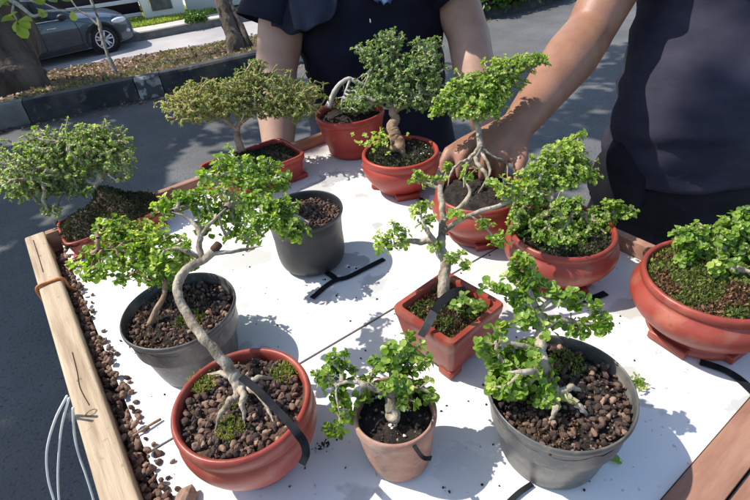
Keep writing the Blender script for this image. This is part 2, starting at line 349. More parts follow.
# ------------------------------------------------------------------ pots
def pot_round(parent, c, r, h, kind, m, soil=.84, foot=None, name='pot'):
    t = .045*r/.06 * .1 if False else r*.075
    if kind == 'bowl':       # deep red bowl with a rolled rim band and a narrow foot
        prof = [(.56*r, 0), (.62*r, .02*h), (.66*r, .10*h), (.80*r, .26*h), (.93*r, .42*h), (1.0*r, .58*h), (1.015*r, .70*h), (.985*r, .78*h), (.955*r, .80*h), (.98*r, .83*h), (1.0*r, .92*h), (.985*r, .985*h), (.94*r, h), (.90*r, .985*h), (.885*r, .93*h), (.87*r, .6*h)]
    elif kind == 'belly':    # belly wider than the mouth, saucer-like foot
        prof = [(.70*r, 0), (.74*r, .03*h), (.74*r, .10*h), (.66*r, .14*h), (.72*r, .20*h), (.92*r, .34*h), (1.06*r, .50*h), (1.10*r, .62*h), (1.07*r, .74*h), (.99*r, .82*h), (.965*r, .85*h), (1.0*r, .88*h), (1.01*r, .95*h), (.97*r, h), (.92*r, .985*h), (.90*r, .93*h), (.88*r, .6*h)]
    elif kind == 'cyl':      # near-straight red pot with a foot band
        prof = [(.72*r, 0), (.74*r, .02*h), (.76*r, .16*h), (.74*r, .18*h), (.78*r, .22*h), (.88*r, .5*h), (.95*r, .78*h), (.95*r, .82*h), (.99*r, .85*h), (1.0*r, .93*h), (.98*r, .99*h), (.94*r, h), (.90*r, .98*h), (.88*r, .6*h)]
    elif kind == 'nursery':  # tapered plastic pot, thin wall, small rolled lip
        prof = [(.70*r, 0), (.735*r, .015*h), (.75*r, .06*h), (.84*r, .45*h), (.94*r, .86*h), (.955*r, .90*h), (1.0*r, .91*h), (1.005*r, .97*h), (.99*r, h), (.965*r, 1.0*h), (.955*r, .96*h), (.93*r, .6*h)]
    elif kind == 'curved':   # black plastic pot, rounded base and a waisted upper wall
        prof = [(.66*r, 0), (.80*r, .03*h), (.87*r, .12*h), (.90*r, .30*h), (.89*r, .52*h), (.90*r, .72*h), (.95*r, .88*h), (1.0*r, .93*h), (1.0*r, .98*h), (.98*r, h), (.955*r, .985*h), (.93*r, .9*h), (.90*r, .6*h)]
    else:                    # worn clay pot
        prof = [(.76*r, 0), (.80*r, .02*h), (.84*r, .2*h), (.90*r, .5*h), (.945*r, .76*h), (.95*r, .80*h), (.99*r, .82*h), (1.0*r, .94*h), (.97*r, h), (.90*r, .99*h), (.88*r, .92*h), (.86*r, .6*h)]
    b = MB(); b.lathe(c, prof, 72, .012 if kind != 'clay' else .035)
    o = b.build(name, m, parent)
    md = o.modifiers.new('s', 'SUBSURF'); md.levels = 1; md.render_levels = 1
    if foot:
        for k in range(foot):
            a = 2*math.pi*(k+.3)/foot; q = MB(); cc = np.asarray(c)+np.array([math.cos(a)*.66*r, math.sin(a)*.66*r, 0])
            ax = np.array([-math.sin(a), math.cos(a), 0]); ay = np.array([math.cos(a), math.sin(a), 0])
            q.box(cc+[0, 0, .065*h], (.62*r, .22*r, .13*h), ax, ay); q.build('foot', m, parent, bevel=.03*r)
    # soil surface
    return prof
def soil_disc(parent, c, r, z, m, rough=.002, dome=0., name='soil', shape=None, res=20):
    V = []; Fc = []
    rings = res
    for i in range(rings+1):
        for k in range(48):
            th = 2*math.pi*k/48; rr = i/rings
            x, y = (math.cos(th)*rr*r, math.sin(th)*rr*r) if shape is None else shape(th, rr)
            zz = z + dome*(1-rr**2) + rough*noise.noise(Vector((x*120, y*120, c[0]*40)))*1.6 + rough*noise.noise(Vector((x*320, y*320, 5)))
            V.append((c[0]+x, c[1]+y, c[2]+zz))
    Fc = [(i*48+k, i*48+(k+1) % 48, (i+1)*48+(k+1) % 48, (i+1)*48+k) for i in range(1, rings) for k in range(48)]
    V.append((c[0], c[1], c[2]+z+dome)); ci = len(V)-1
    Fc += [(ci, 48+k, 48+(k+1) % 48) for k in range(48)]
    me = bpy.data.meshes.new(name); me.from_pydata(V, [], Fc); me.update(); me.materials.append(m)
    return meshobj(name, me, parent)
def disc_pts(n, c, r, pw=.5, a0=0, a1=2*math.pi):
    th = rng.uniform(a0, a1, n); rr = r*rng.random(n)**pw
    return np.stack([c[0]+np.cos(th)*rr, c[1]+np.sin(th)*rr, np.full(n, c[2])], 1)
def ribbon(name, pts, w, th, m, parent=None, side=None, flip=None):
    pts = catmull(pts, 5); b = MB(); n = len(pts); V = []
    for i, p in enumerate(pts):
        t = pts[min(i+1, n-1)]-pts[max(i-1, 0)]; t /= np.linalg.norm(t)+1e-9
        s = np.cross(t, flip if flip is not None else np.array([0, 0, 1.])); s = s/(np.linalg.norm(s)+1e-9)
        if side is not None: s = np.asarray(side)/np.linalg.norm(side)
        nn = np.cross(s, t)
        ww = w*(1+.12*noise.noise(Vector(p*40)))
        V += [p-s*ww/2-nn*th/2, p+s*ww/2-nn*th/2, p+s*ww/2+nn*th/2, p-s*ww/2+nn*th/2]
    Fc = [(i*4+k, i*4+(k+1) % 4, (i+1)*4+(k+1) % 4, (i+1)*4+k) for i in range(n-1) for k in range(4)] + [(3, 2, 1, 0), tuple((n-1)*4+k for k in range(4))]
    b.add(V, Fc); return b.build(name, m, parent, False)

# ------------------------------------------------------------------ bonsai plants
def grow(parent, trunk, branches, blobs, D, leaf, lm, bark, nl=8, dens=1.0, tint=.42, roots=(), seed=1, splay=1.0, slim=1.0, twig=.0007, cup=.25, fill=1.0, gap=0.0, bmat2=None, side=1, thin=1.0):
    """trunk: [(px,py,D,r)...]; branches: lists of the same; blobs: (px,py,a,b[,dD[,tint]])"""
    rg = np.random.default_rng(seed); leaf = leaf*.86
    b = MB()
    skel = []; par = []; rad = []
    def lay(chain, base=None):
        pts = [np.append(W(x, y, d), r*thin) for x, y, d, r in chain]
        if skel: pts[-1][3] *= .4
        cm = catmull(pts, 7)
        for i in range(1, len(cm)-1): cm[i][:3] += np.array([noise.noise(Vector((i*.45, seed*3.3, k))) for k in range(3)])*cm[i][3]*.22
        P3 = [q[:3] for q in cm]; rr = [max(q[3], .0006)*(.90+.10*noise.noise(Vector((i*.5, seed*1.7, 3)))) for i, q in enumerate(cm)]
        b.tube(P3, rr, 14, True, .16)
        last = -1
        for i, q in enumerate(P3):
            skel.append(q); rad.append(rr[i])
    lay(trunk)
    nt0 = len(skel)
    for c in branches: lay(c)
    for c in roots:
        pts = [np.append(W(x, y, d), r*thin) for x, y, d, r in c]; pts[-1][2] -= .006; pts[-1][3] *= .5; cm = catmull(pts, 8)
        for i in range(2, len(cm)): cm[i][:3] += np.array([noise.noise(Vector((i*.5, pts[0][0]*90, k*7.7))) for k in range(3)])*cm[i][3]*.9
        b.tube([q[:3] for q in cm], [max(.0006, q[3]*(1+.15*noise.noise(Vector((i*.8, 3, seed))))) for i, q in enumerate(cm)], 9, True, .3)
    b.build('trunk', bark, parent)
    S = np.array(skel); nb = len(S)
    if branches: S = S[max(0, nt0//2):]
    else: S = S[nt0//2:]
    n0 = len(S)
    Lpx = leaf*FPX/D
    tg = []; tn = []; cen = []
    for q in blobs:
        x, y, a, bb = q[:4]; a = a*1.16+1; bb = bb*1.16+1; dd = q[4] if len(q) > 4 else 0; tt = q[5] if len(q) > 5 else tint
        n = max(4, int(3.7*dens*a*bb/(.95*Lpx)**2)); c = min(a, bb)*1.15
        d = rg.normal(size=(n, 3)); d /= np.linalg.norm(d, axis=1, keepdims=True); rr = rg.random(n)**(1/2.6)
        # uneven outline: radius modulated by noise of the direction
        mod = np.array([1+.55*noise.noise(Vector(v)*2.6+Vector((x, y, seed)))+.35*noise.noise(Vector(v)*6+Vector((y, x, seed))) for v in d])
        d *= (rr*mod)[:, None]
        px = x+d[:, 0]*a; py = y-d[:, 1]*bb; dz = D+dd + d[:, 2]*c*(D/FPX)
        for i in range(n):
            if gap and noise.noise(Vector((px[i]*.07, py[i]*.07, seed))) < -.5+gap: continue
            tg.append(W(px[i], py[i], dz[i])); tn.append(tt); cen.append(W(x, y+bb*.5, D+dd))
    tg = np.array(tg); tn = np.array(tn); cen = np.array(cen)
    tg[:, 2] = np.maximum(tg[:, 2], B+.004)
    d0 = np.min(np.linalg.norm(tg[:, None]-S[None], axis=2), axis=1)
    order = np.argsort(d0)
    pos = np.zeros((n0+len(tg)*14, 3)); pos[:n0] = S; parent_i = -np.ones(len(pos), int); cnt = n0; leafnode = []; ldist = np.zeros(len(pos))
    step = .0075
    for j in order:
        t = tg[j]; dd = np.linalg.norm(pos[:cnt]-t, axis=1) + .35*ldist[:cnt]
        k = int(np.argmin(dd)); p = pos[k]; L = np.linalg.norm(t-p); ns = max(1, min(12, int(L/step)))
        prev = k; sag = rg.normal(size=3)*L*.16; sag[2] += L*.05
        for s in range(1, ns+1):
            f = s/ns; q = p+(t-p)*f + sag*math.sin(math.pi*f) + (rg.normal(size=3)*.0007 if s < ns else 0)
            pos[cnt] = q; parent_i[cnt] = prev; ldist[cnt] = ldist[prev]+L/ns; prev = cnt; cnt += 1
        leafnode.append((prev, j))
    w = np.zeros(cnt)
    for a_, _ in leafnode: w[a_] += 1
    for i in range(cnt-1, n0-1, -1):
        if parent_i[i] >= n0: w[parent_i[i]] += w[i]
    r = np.minimum(twig*np.maximum(w, 1)**.42, .0030)
    idx = np.arange(n0, cnt); A = pos[parent_i[idx]]; Z = pos[idx]
    ra = np.where(parent_i[idx] >= n0, r[parent_i[idx]], r[idx]*1.1); rz = r[idx]; ra = np.minimum(ra, rz*1.8)
    tv = Z-A; tl = np.linalg.norm(tv, axis=1, keepdims=True)+1e-9; tv = tv/tl
    a1 = np.cross(tv, np.array([.31, .52, .8])); a1 /= np.linalg.norm(a1, axis=1, keepdims=True)+1e-9; b1 = np.cross(tv, a1)
    K = 5; V = []
    for k in range(K):
        c_, s_ = math.cos(2*math.pi*k/K), math.sin(2*math.pi*k/K)
        V.append(A + (a1*c_+b1*s_)*ra[:, None]); V.append(Z + (a1*c_+b1*s_)*rz[:, None])
    V = np.stack(V, 1); fq = np.array([(2*k, 2*((k+1) % K), 2*((k+1) % K)+1, 2*k+1) for k in range(K)])
    Fq = (np.arange(len(idx))[:, None, None]*(2*K) + fq[None]).reshape(-1, 4)
    meshobj('branches', npmesh('branches', V.reshape(-1, 3), Fq, bmat2 or bark), parent)
    li = np.array([a_ for a_, _ in leafnode]); lj = np.array([j for _, j in leafnode])
    tips = pos[li]; dr = tips-pos[np.maximum(parent_i[li], 0)]; dr /= np.linalg.norm(dr, axis=1, keepdims=True)+1e-9
    out = tips-cen[lj]; out /= np.linalg.norm(out, axis=1, keepdims=True)+1e-9
    dirs = dr*.35+out*.7+np.array([0, 0, .55])+rg.normal(size=tips.shape)*.25
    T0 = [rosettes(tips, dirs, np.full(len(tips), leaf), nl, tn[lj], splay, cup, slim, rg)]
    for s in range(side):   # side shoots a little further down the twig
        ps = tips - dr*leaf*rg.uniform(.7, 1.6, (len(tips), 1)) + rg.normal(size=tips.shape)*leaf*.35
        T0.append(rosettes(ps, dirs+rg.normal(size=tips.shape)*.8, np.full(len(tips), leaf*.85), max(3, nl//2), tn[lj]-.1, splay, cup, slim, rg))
    off = 0; VV = []; FF = []; TT = []
    for v, f, t in T0: VV.append(v); FF.append(f+off); TT.append(t); off += len(v)
    meshobj('foliage', npmesh('foliage', np.concatenate(VV), np.concatenate(FF), lm, np.concatenate(TT)), parent)
def moss_part(parent, pts, nrm, size, m, tint=.45, name='moss', tv=.22):
    v, f, t = tufts(pts, nrm, size, tint, tv)
    return meshobj(name, npmesh(name, v, f, m, t), parent)
G = 'potted bonsai on the display table'
def base_of(x, y, h, dz=0):
    p = P(x, y, B+h); return np.array([p[0], p[1], B+.0015+dz]), dep(p)
UP = np.array([0, 0, 1.])

# 1 -- tray with mossy mound, far left
def tray(parent, c, L, Wd, h, m, name='pot'):
    """rounded rectangular tray along the table's back edge"""
    prof = [(.80, 0), (.82, .03), (.86, .10), (.95, .70), (.96, .78), (1.0, .80), (1.0, .97), (.985, 1), (.93, 1), (.915, .96), (.90, .5)]
    n = 64; V = []
    for s, z in prof:
        for k in range(n):
            th = 2*math.pi*k/n; e = .28
            x = math.copysign(abs(math.cos(th))**e, math.cos(th)); y = math.copysign(abs(math.sin(th))**e, math.sin(th))
            off = (s-1)*Wd/2
            V.append(c + E2*x*(L/2+off) + E1*y*(Wd/2+off) + UP*z*h)
    Fc = [(i*n+k, i*n+(k+1) % n, (i+1)*n+(k+1) % n, (i+1)*n+k) for i in range(len(prof)-1) for k in range(n)] + [tuple(range(n-1, -1, -1))]
    b = MB(); b.add(V, Fc); b.build(name, m, parent)
    for i in (-1, 1):
        for j in (-1, 1):
            q = MB(); q.box(c+E2*i*(L/2-.018)+E1*j*(Wd/2-.016)+UP*.004, (.03, .014, .008), E2, E1); q.build('foot', m, parent, bevel=.002)
def tray_shape(L, Wd):
    def f(th, rr):
        e = .35; x = math.copysign(abs(math.cos(th))**e, math.cos(th))*rr*L/2; y = math.copysign(abs(math.sin(th))**e, math.sin(th))*rr*Wd/2
        v = E2*x+E1*y; return v[0], v[1]
    return f
def hump(parent, c, L, Wd, z, m, hgt, seedv, n=2600, size=.0045, tint=.4, mm=None, name='moss'):
    """mossy mound: soil surface with lumps plus tufts on it"""
    def hz(x, y):
        a = x/(L/2); b_ = y/(Wd/2); r = min(1, math.sqrt(a*a*.8+b_*b_*.8))
        return hgt*(1-r**2.2)*(.75+.9*noise.noise(Vector((x*22, y*22, seedv)))) + .005*noise.noise(Vector((x*90, y*90, seedv)))
    V = []; nx, ny = 44, 26
    for j in range(ny+1):
        for i in range(nx+1):
            x = (i/nx-.5)*L; y = (j/ny-.5)*Wd; V.append(c+E2*x+E1*y+UP*(z+hz(x, y)))
    Fc = [(j*(nx+1)+i, j*(nx+1)+i+1, (j+1)*(nx+1)+i+1, (j+1)*(nx+1)+i) for j in range(ny) for i in range(nx)]
    b = MB(); b.add(V, Fc); b.build('soil', m, parent)
    xs = rng.uniform(-.5, .5, n)*L; ys = rng.uniform(-.5, .5, n)*Wd
    pts = np.array([c+E2*x+E1*y+UP*(z+hz(x, y)) for x, y in zip(xs, ys)])
    tt = np.array([noise.noise(Vector((x*40, y*40, seedv+3))) for x, y in zip(xs, ys)])
    v, f, t = leaves(pts, UP+rng.normal(size=(n, 3))*.7, rng.normal(size=(n, 3)), size*rng.uniform(.5, 1.4, n), np.clip(tint+tt*.5+rng.normal(size=n)*.1, 0, 1), .2, .6)
    meshobj(name, npmesh(name, v, f, mm or M['moss'], t), parent)

c = P(110, 216, B+.035); D = dep(c); c[2] = B+.0015
t = empty('bonsai', c, 'leftmost bonsai, pale trunk on a dark mossy mound in a shallow red tray', 'bonsai', G)
tray(t, c, .155, .10, .035, M['pot_red'])
hump(t, c, .156, .100, .029, M['soil_brown'], .046, 3.3, 5200, .0042, .42)
grow(t, [(106, 208, D, .011), (97, 200, D, .008), (96, 188, D, .0068), (100, 177, D, .0055), (94, 167, D, .004)],
     [[(97, 186, D, .005), (80, 178, D, .0035), (55, 178, D, .0025), (30, 178, D-.02, .002)], [(98, 180, D, .0045), (108, 165, D+.01, .003), (112, 150, D+.02, .002)], [(96, 172, D, .003), (75, 160, D, .0025), (60, 148, D, .002)]],
     [(24, 168, 26, 24), (45, 152, 26, 20), (72, 146, 26, 20), (100, 142, 26, 18), (118, 158, 15, 20), (62, 168, 34, 14), (14, 186, 15, 14), (38, 190, 22, 10), (75, 188, 22, 9, 0, .3), (52, 210, 10, 6), (92, 158, 26, 14)],
     D, .0062, M['leaf_mid'], M['bark_pale'], 7, .80, .55, seed=1, twig=.0011, side=1)

# 2 -- olive two-pad bonsai behind
c = P(252, 160, B+.05); D = dep(c); c[2] = B+.0015
t = empty('bonsai', c, 'olive bonsai with two broad twiggy pads in a red tray at the back rail', 'bonsai', G)
tray(t, c, .175, .115, .05, M['pot_crimson'])
hump(t, c, .158, .10, .040, M['soil'], .022, 8.1, 2600, .004, .15)
grow(t, [(243, 152, D, .009), (238, 140, D, .007), (237, 130, D, .0058), (240, 120, D, .005)],
     [[(238, 132, D, .005), (225, 120, D-.01, .0035), (205, 112, D-.02, .0025), (190, 108, D-.03, .002)], [(240, 124, D, .0045), (255, 112, D, .0035), (275, 105, D, .0025), (295, 100, D, .002)], [(240, 122, D, .0035), (246, 100, D, .0025), (252, 85, D, .002)]],
     [(190, 104, 25, 17, -.02, .75), (212, 95, 26, 16, -.02, .6), (206, 110, 30, 9, -.02, .85), (240, 100, 22, 16, 0, .35), (252, 82, 22, 12, 0, .3), (276, 92, 26, 18, 0, .25), (300, 98, 22, 18, 0, .3), (280, 110, 30, 8, 0, .4), (255, 66, 10, 6, 0, .3)],
     D, .0050, M['leaf_olive'], M['bark_brown'], 6, .85, .4, seed=2, twig=.001, slim=.75, bmat2=M['bark_olive'])

# 3 -- back pot with white arched trunk
c, D = base_of(350, 113, .08); h = .085
t = empty('bonsai', c, 'bonsai with smooth white arched trunk in the deep red pot at the back corner', 'bonsai', G)
pot_round(t, c, .0695, h, 'cyl', M['pot_crimson']); soil_disc(t, c, .0625, h*.82, M['soil'], .003, .006)
grow(t, [(328, 108, D-.01, .0075), (333, 95, D-.01, .006), (340, 84, D-.015, .0055), (349, 79, D-.02, .005), (357, 82, D-.02, .004)],
     [[(350, 80, D-.02, .003), (346, 90, D-.03, .002), (343, 97, D-.03, .0013)], [(356, 80, D-.02, .0035), (368, 88, D-.02, .002), (378, 90, D-.02, .002)]],
     [(368, 96, 18, 12, -.02), (356, 104, 16, 8, -.03), (375, 88, 14, 10, -.02)],
     D, .006, M['leaf_grey'], M['bark_white'], 7, .9, .4, seed=3)

# 4 -- gnarled bonsai in shade
c, D = base_of(400, 152, .068); h = .07
t = empty('bonsai', c, 'grey green bonsai with thick knobbly trunk, shaded, small leaves creeping at its foot', 'bonsai', G)
pot_round(t, c, .0665, h, 'bowl', M['pot_crimson'], foot=3); soil_disc(t, c, .059, h*.86, M['soil'], .003, .006)
z = h*.90
p = disc_pts(1500, c+[0, 0, z], .055); moss_part(t, p, np.tile(UP, (1500, 1)), .005, M['moss'], .5)
stones('perlite', disc_pts(26, c+[0, 0, z+.002], .052), rng.uniform(.001, .002, 26), M['perlite'], t)['kind'] = 'stuff'
grow(t, [(397, 152, D, .018), (398, 143, D, .0165), (394, 134, D, .0135), (392, 126, D, .012), (396, 119, D, .0095), (392, 110, D, .008), (398, 104, D, .006)],
     [[(393, 112, D, .006), (408, 104, D, .005), (420, 95, D-.01, .0035), (430, 85, D, .002)], [(398, 106, D, .005), (402, 85, D, .004), (398, 60, D, .003), (390, 45, D, .0018)], [(402, 84, D, .003), (414, 66, D, .0028), (424, 52, D, .0015)], [(400, 72, D, .0026), (384, 66, D, .002), (372, 58, D, .0015)]],
     [(389, 40, 15, 9), (370, 52, 13, 9), (378, 62, 14, 9), (428, 48, 13, 12), (402, 62, 20, 10), (424, 66, 18, 12), (385, 78, 18, 10), (410, 82, 26, 11), (433, 82, 10, 12), (378, 94, 20, 10), (400, 98, 26, 9), (424, 98, 16, 10), (362, 100, 10, 8)],
     D, .0056, M['leaf_grey'], M['bark_brown'], 7, .85, .5, seed=4, bmat2=M['bark_pale'], thin=.85)
leafs = rosettes(W(376, 140, D-.03)+rng.normal(size=(34, 3))*np.array([.016, .014, .005]), np.tile(UP, (34, 1))+rng.normal(size=(34, 3))*.4, np.full(34, .006), 7, .7)
meshobj('ground_leaves', npmesh('ground_leaves', *[leafs[0], leafs[1], M['leaf_bright'], leafs[2]]), t)

# 5 -- exposed-root bonsai held by the hand
c, D = base_of(480, 192, .07); h = .075; PD5 = D; C5 = c.copy()
t = empty('bonsai', c, 'bonsai standing on long exposed roots, gripped by the hand of a person', 'bonsai', G)
pot_round(t, c, .064, h, 'belly', M['pot_red'], foot=3); soil_disc(t, c, .057, h*.86, M['soil'], .003, .004)
grow(t, [(480, 148, D, .0065), (479, 135, D, .006), (476, 120, D, .006), (480, 108, D, .005), (482, 95, D, .004)],
     [[(480, 110, D, .004), (490, 95, D, .003), (505, 82, D, .002), (522, 70, D, .0015)], [(478, 106, D, .0035), (466, 95, D, .0025), (452, 98, D, .0018)]],
     [(462, 92, 18, 9), (482, 82, 20, 11), (502, 68, 18, 10), (524, 62, 17, 8), (505, 82, 16, 8), (448, 102, 13, 8), (437, 110, 8, 5), (485, 98, 18, 8, -.01), (476, 112, 18, 8, -.01), (496, 108, 12, 6, -.01), (458, 112, 10, 5, -.01), (500, 92, 14, 7), (470, 80, 14, 8), (540, 58, 7, 5)],
     D, .0062, M['leaf_bright'], M['bark_pale'], 8, 1.0, .5, seed=5,
     roots=[[(480, 146, D, .004), (470, 158, D-.01, .0032), (460, 163, D-.015, .0026), (451, 173, D-.02, .002), (448, 182, D-.02, .0018)], [(480, 148, D, .0045), (476, 160, D-.01, .004), (484, 172, D-.02, .0034), (493, 184, D-.03, .0026)], [(481, 150, D, .0035), (487, 162, D, .003), (490, 172, D, .0025)], [(481, 148, D, .003), (494, 157, D, .0022), (506, 163, D+.01, .002), (508, 176, D, .0018)], [(478, 152, D, .0035), (466, 166, D, .003), (464, 184, D-.01, .002)], [(479, 150, D, .003), (490, 170, D-.02, .0022), (478, 190, D-.03, .0018)]], thin=.82)

# 6 -- round bowl centre right
c, D = base_of(562, 233, .068); h = .075
t = empty('bonsai', c, 'bushy bonsai in a round red bowl between the hand and the right-edge bowl', 'bonsai', G)
pot_round(t, c, .0640, h, 'belly', M['pot_red'], foot=3); soil_disc(t, c, .0575, h*.86, M['soil'], .003, .004)
p = disc_pts(1600, c+[0, 0, h*.88], .054); moss_part(t, p, np.tile(UP, (1600, 1)), .005, M['moss'], .45)
grow(t, [(562, 228, D, .009), (556, 212, D, .0075), (550, 196, D+.01, .0065), (556, 182, D+.02, .005), (560, 168, D+.02, .004)],
     [[(552, 200, D, .0045), (538, 192, D, .0035), (525, 188, D, .002)], [(556, 206, D, .0045), (575, 212, D, .003), (598, 214, D, .0022), (622, 212, D, .0016)], [(556, 182, D+.02, .0035), (572, 165, D+.02, .0025), (577, 145, D+.03, .0015)]],
     [(552, 160, 20, 11, .02, .55), (570, 150, 14, 10, .02, .7), (577, 135, 6, 5, .03, .7), (535, 175, 20, 11, .01), (560, 178, 22, 10, .01, .6), (582, 168, 14, 10, .02), (592, 176, 8, 6, .02), (530, 196, 16, 9), (524, 212, 14, 14), (545, 222, 18, 12), (568, 206, 16, 8), (572, 228, 20, 12), (596, 218, 16, 10), (612, 206, 10, 6), (627, 212, 9, 6), (600, 236, 10, 8), (518, 230, 8, 8), (548, 240, 16, 9, -.02), (572, 244, 16, 7, -.02)],
     D, .0066, M['leaf_bright'], M['bark_pale'], 8, 1.05, .45, seed=6)

# 7 -- right-hand bowl with moss
c, D = base_of(712, 283, .068); h = .078; r = .070
t = empty('bonsai', c, 'leafy bonsai on green and rusty moss in the wide red bowl at right edge', 'bonsai', G)
pot_round(t, c, r, h, 'belly', M['pot_red'], foot=4); soil_disc(t, c, r*.90, h*.86, M['soil_brown'], .004, .016)
def domepts(n, rr, zt, dome, pw=.5, cx=0, cy=0, s=None):
    p = disc_pts(n, np.array([c[0]+cx, c[1]+cy, 0]), rr if s is None else s, pw)
    q = np.clip(((p[:, 0]-c[0])**2+(p[:, 1]-c[1])**2)/rr**2, 0, 1); p[:, 2] = c[2]+zt+dome*(1-q)+.002; return p
p = domepts(5200, r*.9, h*.86, .016)
nn = np.array([noise.noise(Vector(q*45)) for q in p]); br = nn > .20
moss_part(t, p[~br], np.tile(UP, ((~br).sum(), 1)), .0042, M['moss_bright'], .35)
moss_part(t, p[br], np.tile(UP, (br.sum(), 1)), .0045, M['moss_brown'], .4, 'dry_moss')
grow(t, [(718, 270, D, .009), (722, 255, D, .0075), (728, 244, D, .006), (735, 232, D, .005)],
     [[(722, 252, D, .004), (705, 244, D, .003), (690, 240, D, .002)], [(724, 262, D-.01, .004), (742, 275, D-.02, .003), (752, 290, D-.03, .002)], [(716, 262, D-.01, .005), (735, 268, D-.02, .0045), (752, 272, D-.03, .004)]],
     [(688, 238, 14, 9), (700, 228, 10, 7), (703, 246, 18, 9), (727, 232, 22, 12), (748, 218, 18, 10), (725, 252, 18, 10), (745, 244, 16, 12), (740, 272, 16, 12), (722, 268, 14, 8, -.02), (752, 292, 14, 14), (734, 298, 14, 12, -.01), (765, 250, 20, 20), (690, 258, 12, 7), (770, 280, 18, 16), (742, 314, 14, 8, -.01)],
     D, .0078, M['leaf_bright'], M['bark_pale'], 8, 1.15, .42, seed=7)

# 8 -- square pot
c = P(448, 307, B+.064); D = dep(c); c[2] = B+.0015
t = empty('bonsai', c, 'sparse bonsai with long bare branches in the square red pot with a strap', 'bonsai', G)
qa = math.radians(-52.0); qx = np.array([math.cos(qa), math.sin(qa), 0]); qy = np.array([-qx[1], qx[0], 0])
hs = .072
def sq(s, z, rc=.14, n=12):
    out = []
    for k in range(4):
        sx, sy = [(1, 1), (-1, 1), (-1, -1), (1, -1)][k]
        for j in range(n//4+1):
            a = math.pi/2*k + math.pi/2*j/(n//4)
            x = sx*s*(1-rc)+s*rc*math.cos(a); y = sy*s*(1-rc)+s*rc*math.sin(a)
            out.append(c+qx*x+qy*y+UP*z)
    return out
pr = [(.0385, .010), (.0400, .0115), (.0435, .028), (.0470, .050), (.0482, .058), (.0495, .0605), (.0505, .071), (.049, .074), (.0425, .074), (.041, .071), (.040, .045)]
V = []; 
for s, z in pr: V += sq(s*.86, z*.9)
n = len(V)//len(pr)
b = MB(); b.add(V, [(i*n+k, i*n+(k+1) % n, (i+1)*n+(k+1) % n, (i+1)*n+k) for i in range(len(pr)-1) for k in range(n)]+[tuple(range(n-1, -1, -1))]); b.build('pot', M['pot_red'], t, angle=35)
for i in (-1, 1):
    for j in (-1, 1):
        b = MB(); b.box(c+qx*i*.026+qy*j*.026+UP*.0055, (.019, .019, .011), qx, qy); b.build('foot', M['pot_red'], t, bevel=.003)
V = []
for i in range(13):
    for j in range(13):
        x = (i/12-.5)*.070; y = (j/12-.5)*.070; V.append(c+qx*x+qy*y+UP*(.055+.004*noise.noise(Vector((x*90, y*90, 2)))))
b = MB(); b.add(V, [(i*13+j, (i+1)*13+j, (i+1)*13+j+1, i*13+j+1) for i in range(12) for j in range(12)]); b.build('soil', M['soil'], t)
p = np.array([c+qx*x+qy*y+UP*.057 for x, y in rng.uniform(-.033, .033, (1500, 2))])
nn = np.array([noise.noise(Vector(q*70)) for q in p])
moss_part(t, p[nn > -.1], np.tile(UP, ((nn > -.1).sum(), 1)), .004, M['moss_bright'], .2)
moss_part(t, p[nn < -.2], np.tile(UP, ((nn < -.2).sum(), 1)), .004, M['moss_brown'], .3, 'dry_moss')
stones('pebble', np.array([c+qx*x+qy*y+UP*.057 for x, y in rng.uniform(-.031, .031, (22, 2))]), rng.uniform(.002, .0045, 22), M['stone'], t, .7)
grow(t, [(443, 299, D, .0085), (444, 280, D, .0078), (445, 262, D+.005, .0078), (440, 248, D+.01, .008), (442, 235, D+.015, .0062), (443, 215, D+.02, .005), (441, 196, D+.025, .0042), (440, 186, D+.03, .0035)],
     [[(441, 247, D+.01, .0065), (431, 240, D+.01, .0055), (420, 242, D+.01, .0045), (408, 241, D+.005, .0035), (396, 245, D, .0028), (385, 246, D, .0018)],
      [(442, 232, D+.01, .004), (460, 220, D+.005, .0036), (478, 212, D, .0032), (498, 206, D, .0028), (515, 198, D, .0022), (530, 188, D, .0016)],
      [(443, 222, D+.01, .003), (452, 213, D+.01, .0026), (464, 203, D+.01, .0035), (470, 192, D+.015, .0025), (464, 180, D+.02, .0016)],
      [(441, 190, D+.03, .003), (430, 184, D+.03, .0018), (412, 178, D+.03, .001)], [(441, 188, D+.03, .0028), (445, 176, D+.035, .0018), (449, 166, D+.04, .001)],
      [(436, 243, D, .004), (428, 232, D-.005, .003), (422, 220, D-.005, .0018), (420, 206, D, .001)], [(446, 262, D, .002), (456, 256, D-.005, .0015), (464, 262, D-.01, .001)],
      [(470, 215, D, .0018), (486, 228, D, .0015), (497, 242, D, .001)]],
     [(386, 236, 13, 7), (396, 228, 7, 7), (378, 246, 5, 4), (402, 240, 8, 4), (420, 208, 12, 7, 0, .6), (428, 220, 9, 8, 0, .4), (438, 178, 15, 4, .03, .6), (418, 176, 8, 4, .03), (468, 172, 9, 5, .02), (448, 168, 5, 3, .03), (458, 210, 8, 5), (452, 256, 12, 6), (464, 264, 5, 4), (486, 224, 10, 6), (497, 240, 9, 7), (508, 196, 14, 8), (520, 186, 14, 9), (500, 180, 12, 6), (432, 244, 6, 3)],
     D, .0074, M['leaf_bright'], M['bark_pale'], 6, .75, .5, seed=8, side=1, thin=.85)
# a low shoot by the rim
v, f, tt = rosettes(W(474, 305, D-.03)+rng.normal(size=(16, 3))*np.array([.012, .012, .006]), np.tile(UP, (16, 1))+rng.normal(size=(16, 3))*.5, np.full(16, .0075), 7, .4)
meshobj('ground_leaves', npmesh('ground_leaves', v, f, M['leaf_mid'], tt), t)
s1 = [W(466, 290, D), W(455, 292, D-.012), W(442, 301, D-.022), W(434, 312, D-.032), W(428, 324, D-.038)]
ribbon('strap', s1[:4], .0085, .0015, M['strap'], t, flip=np.array([.2, -.5, 1.]))
ribbon('strap', [s1[3], s1[4], W(421, 336, D-.033)], .0085, .0015, M['strap_grey'], t, flip=np.array([.2, -.7, .8]))

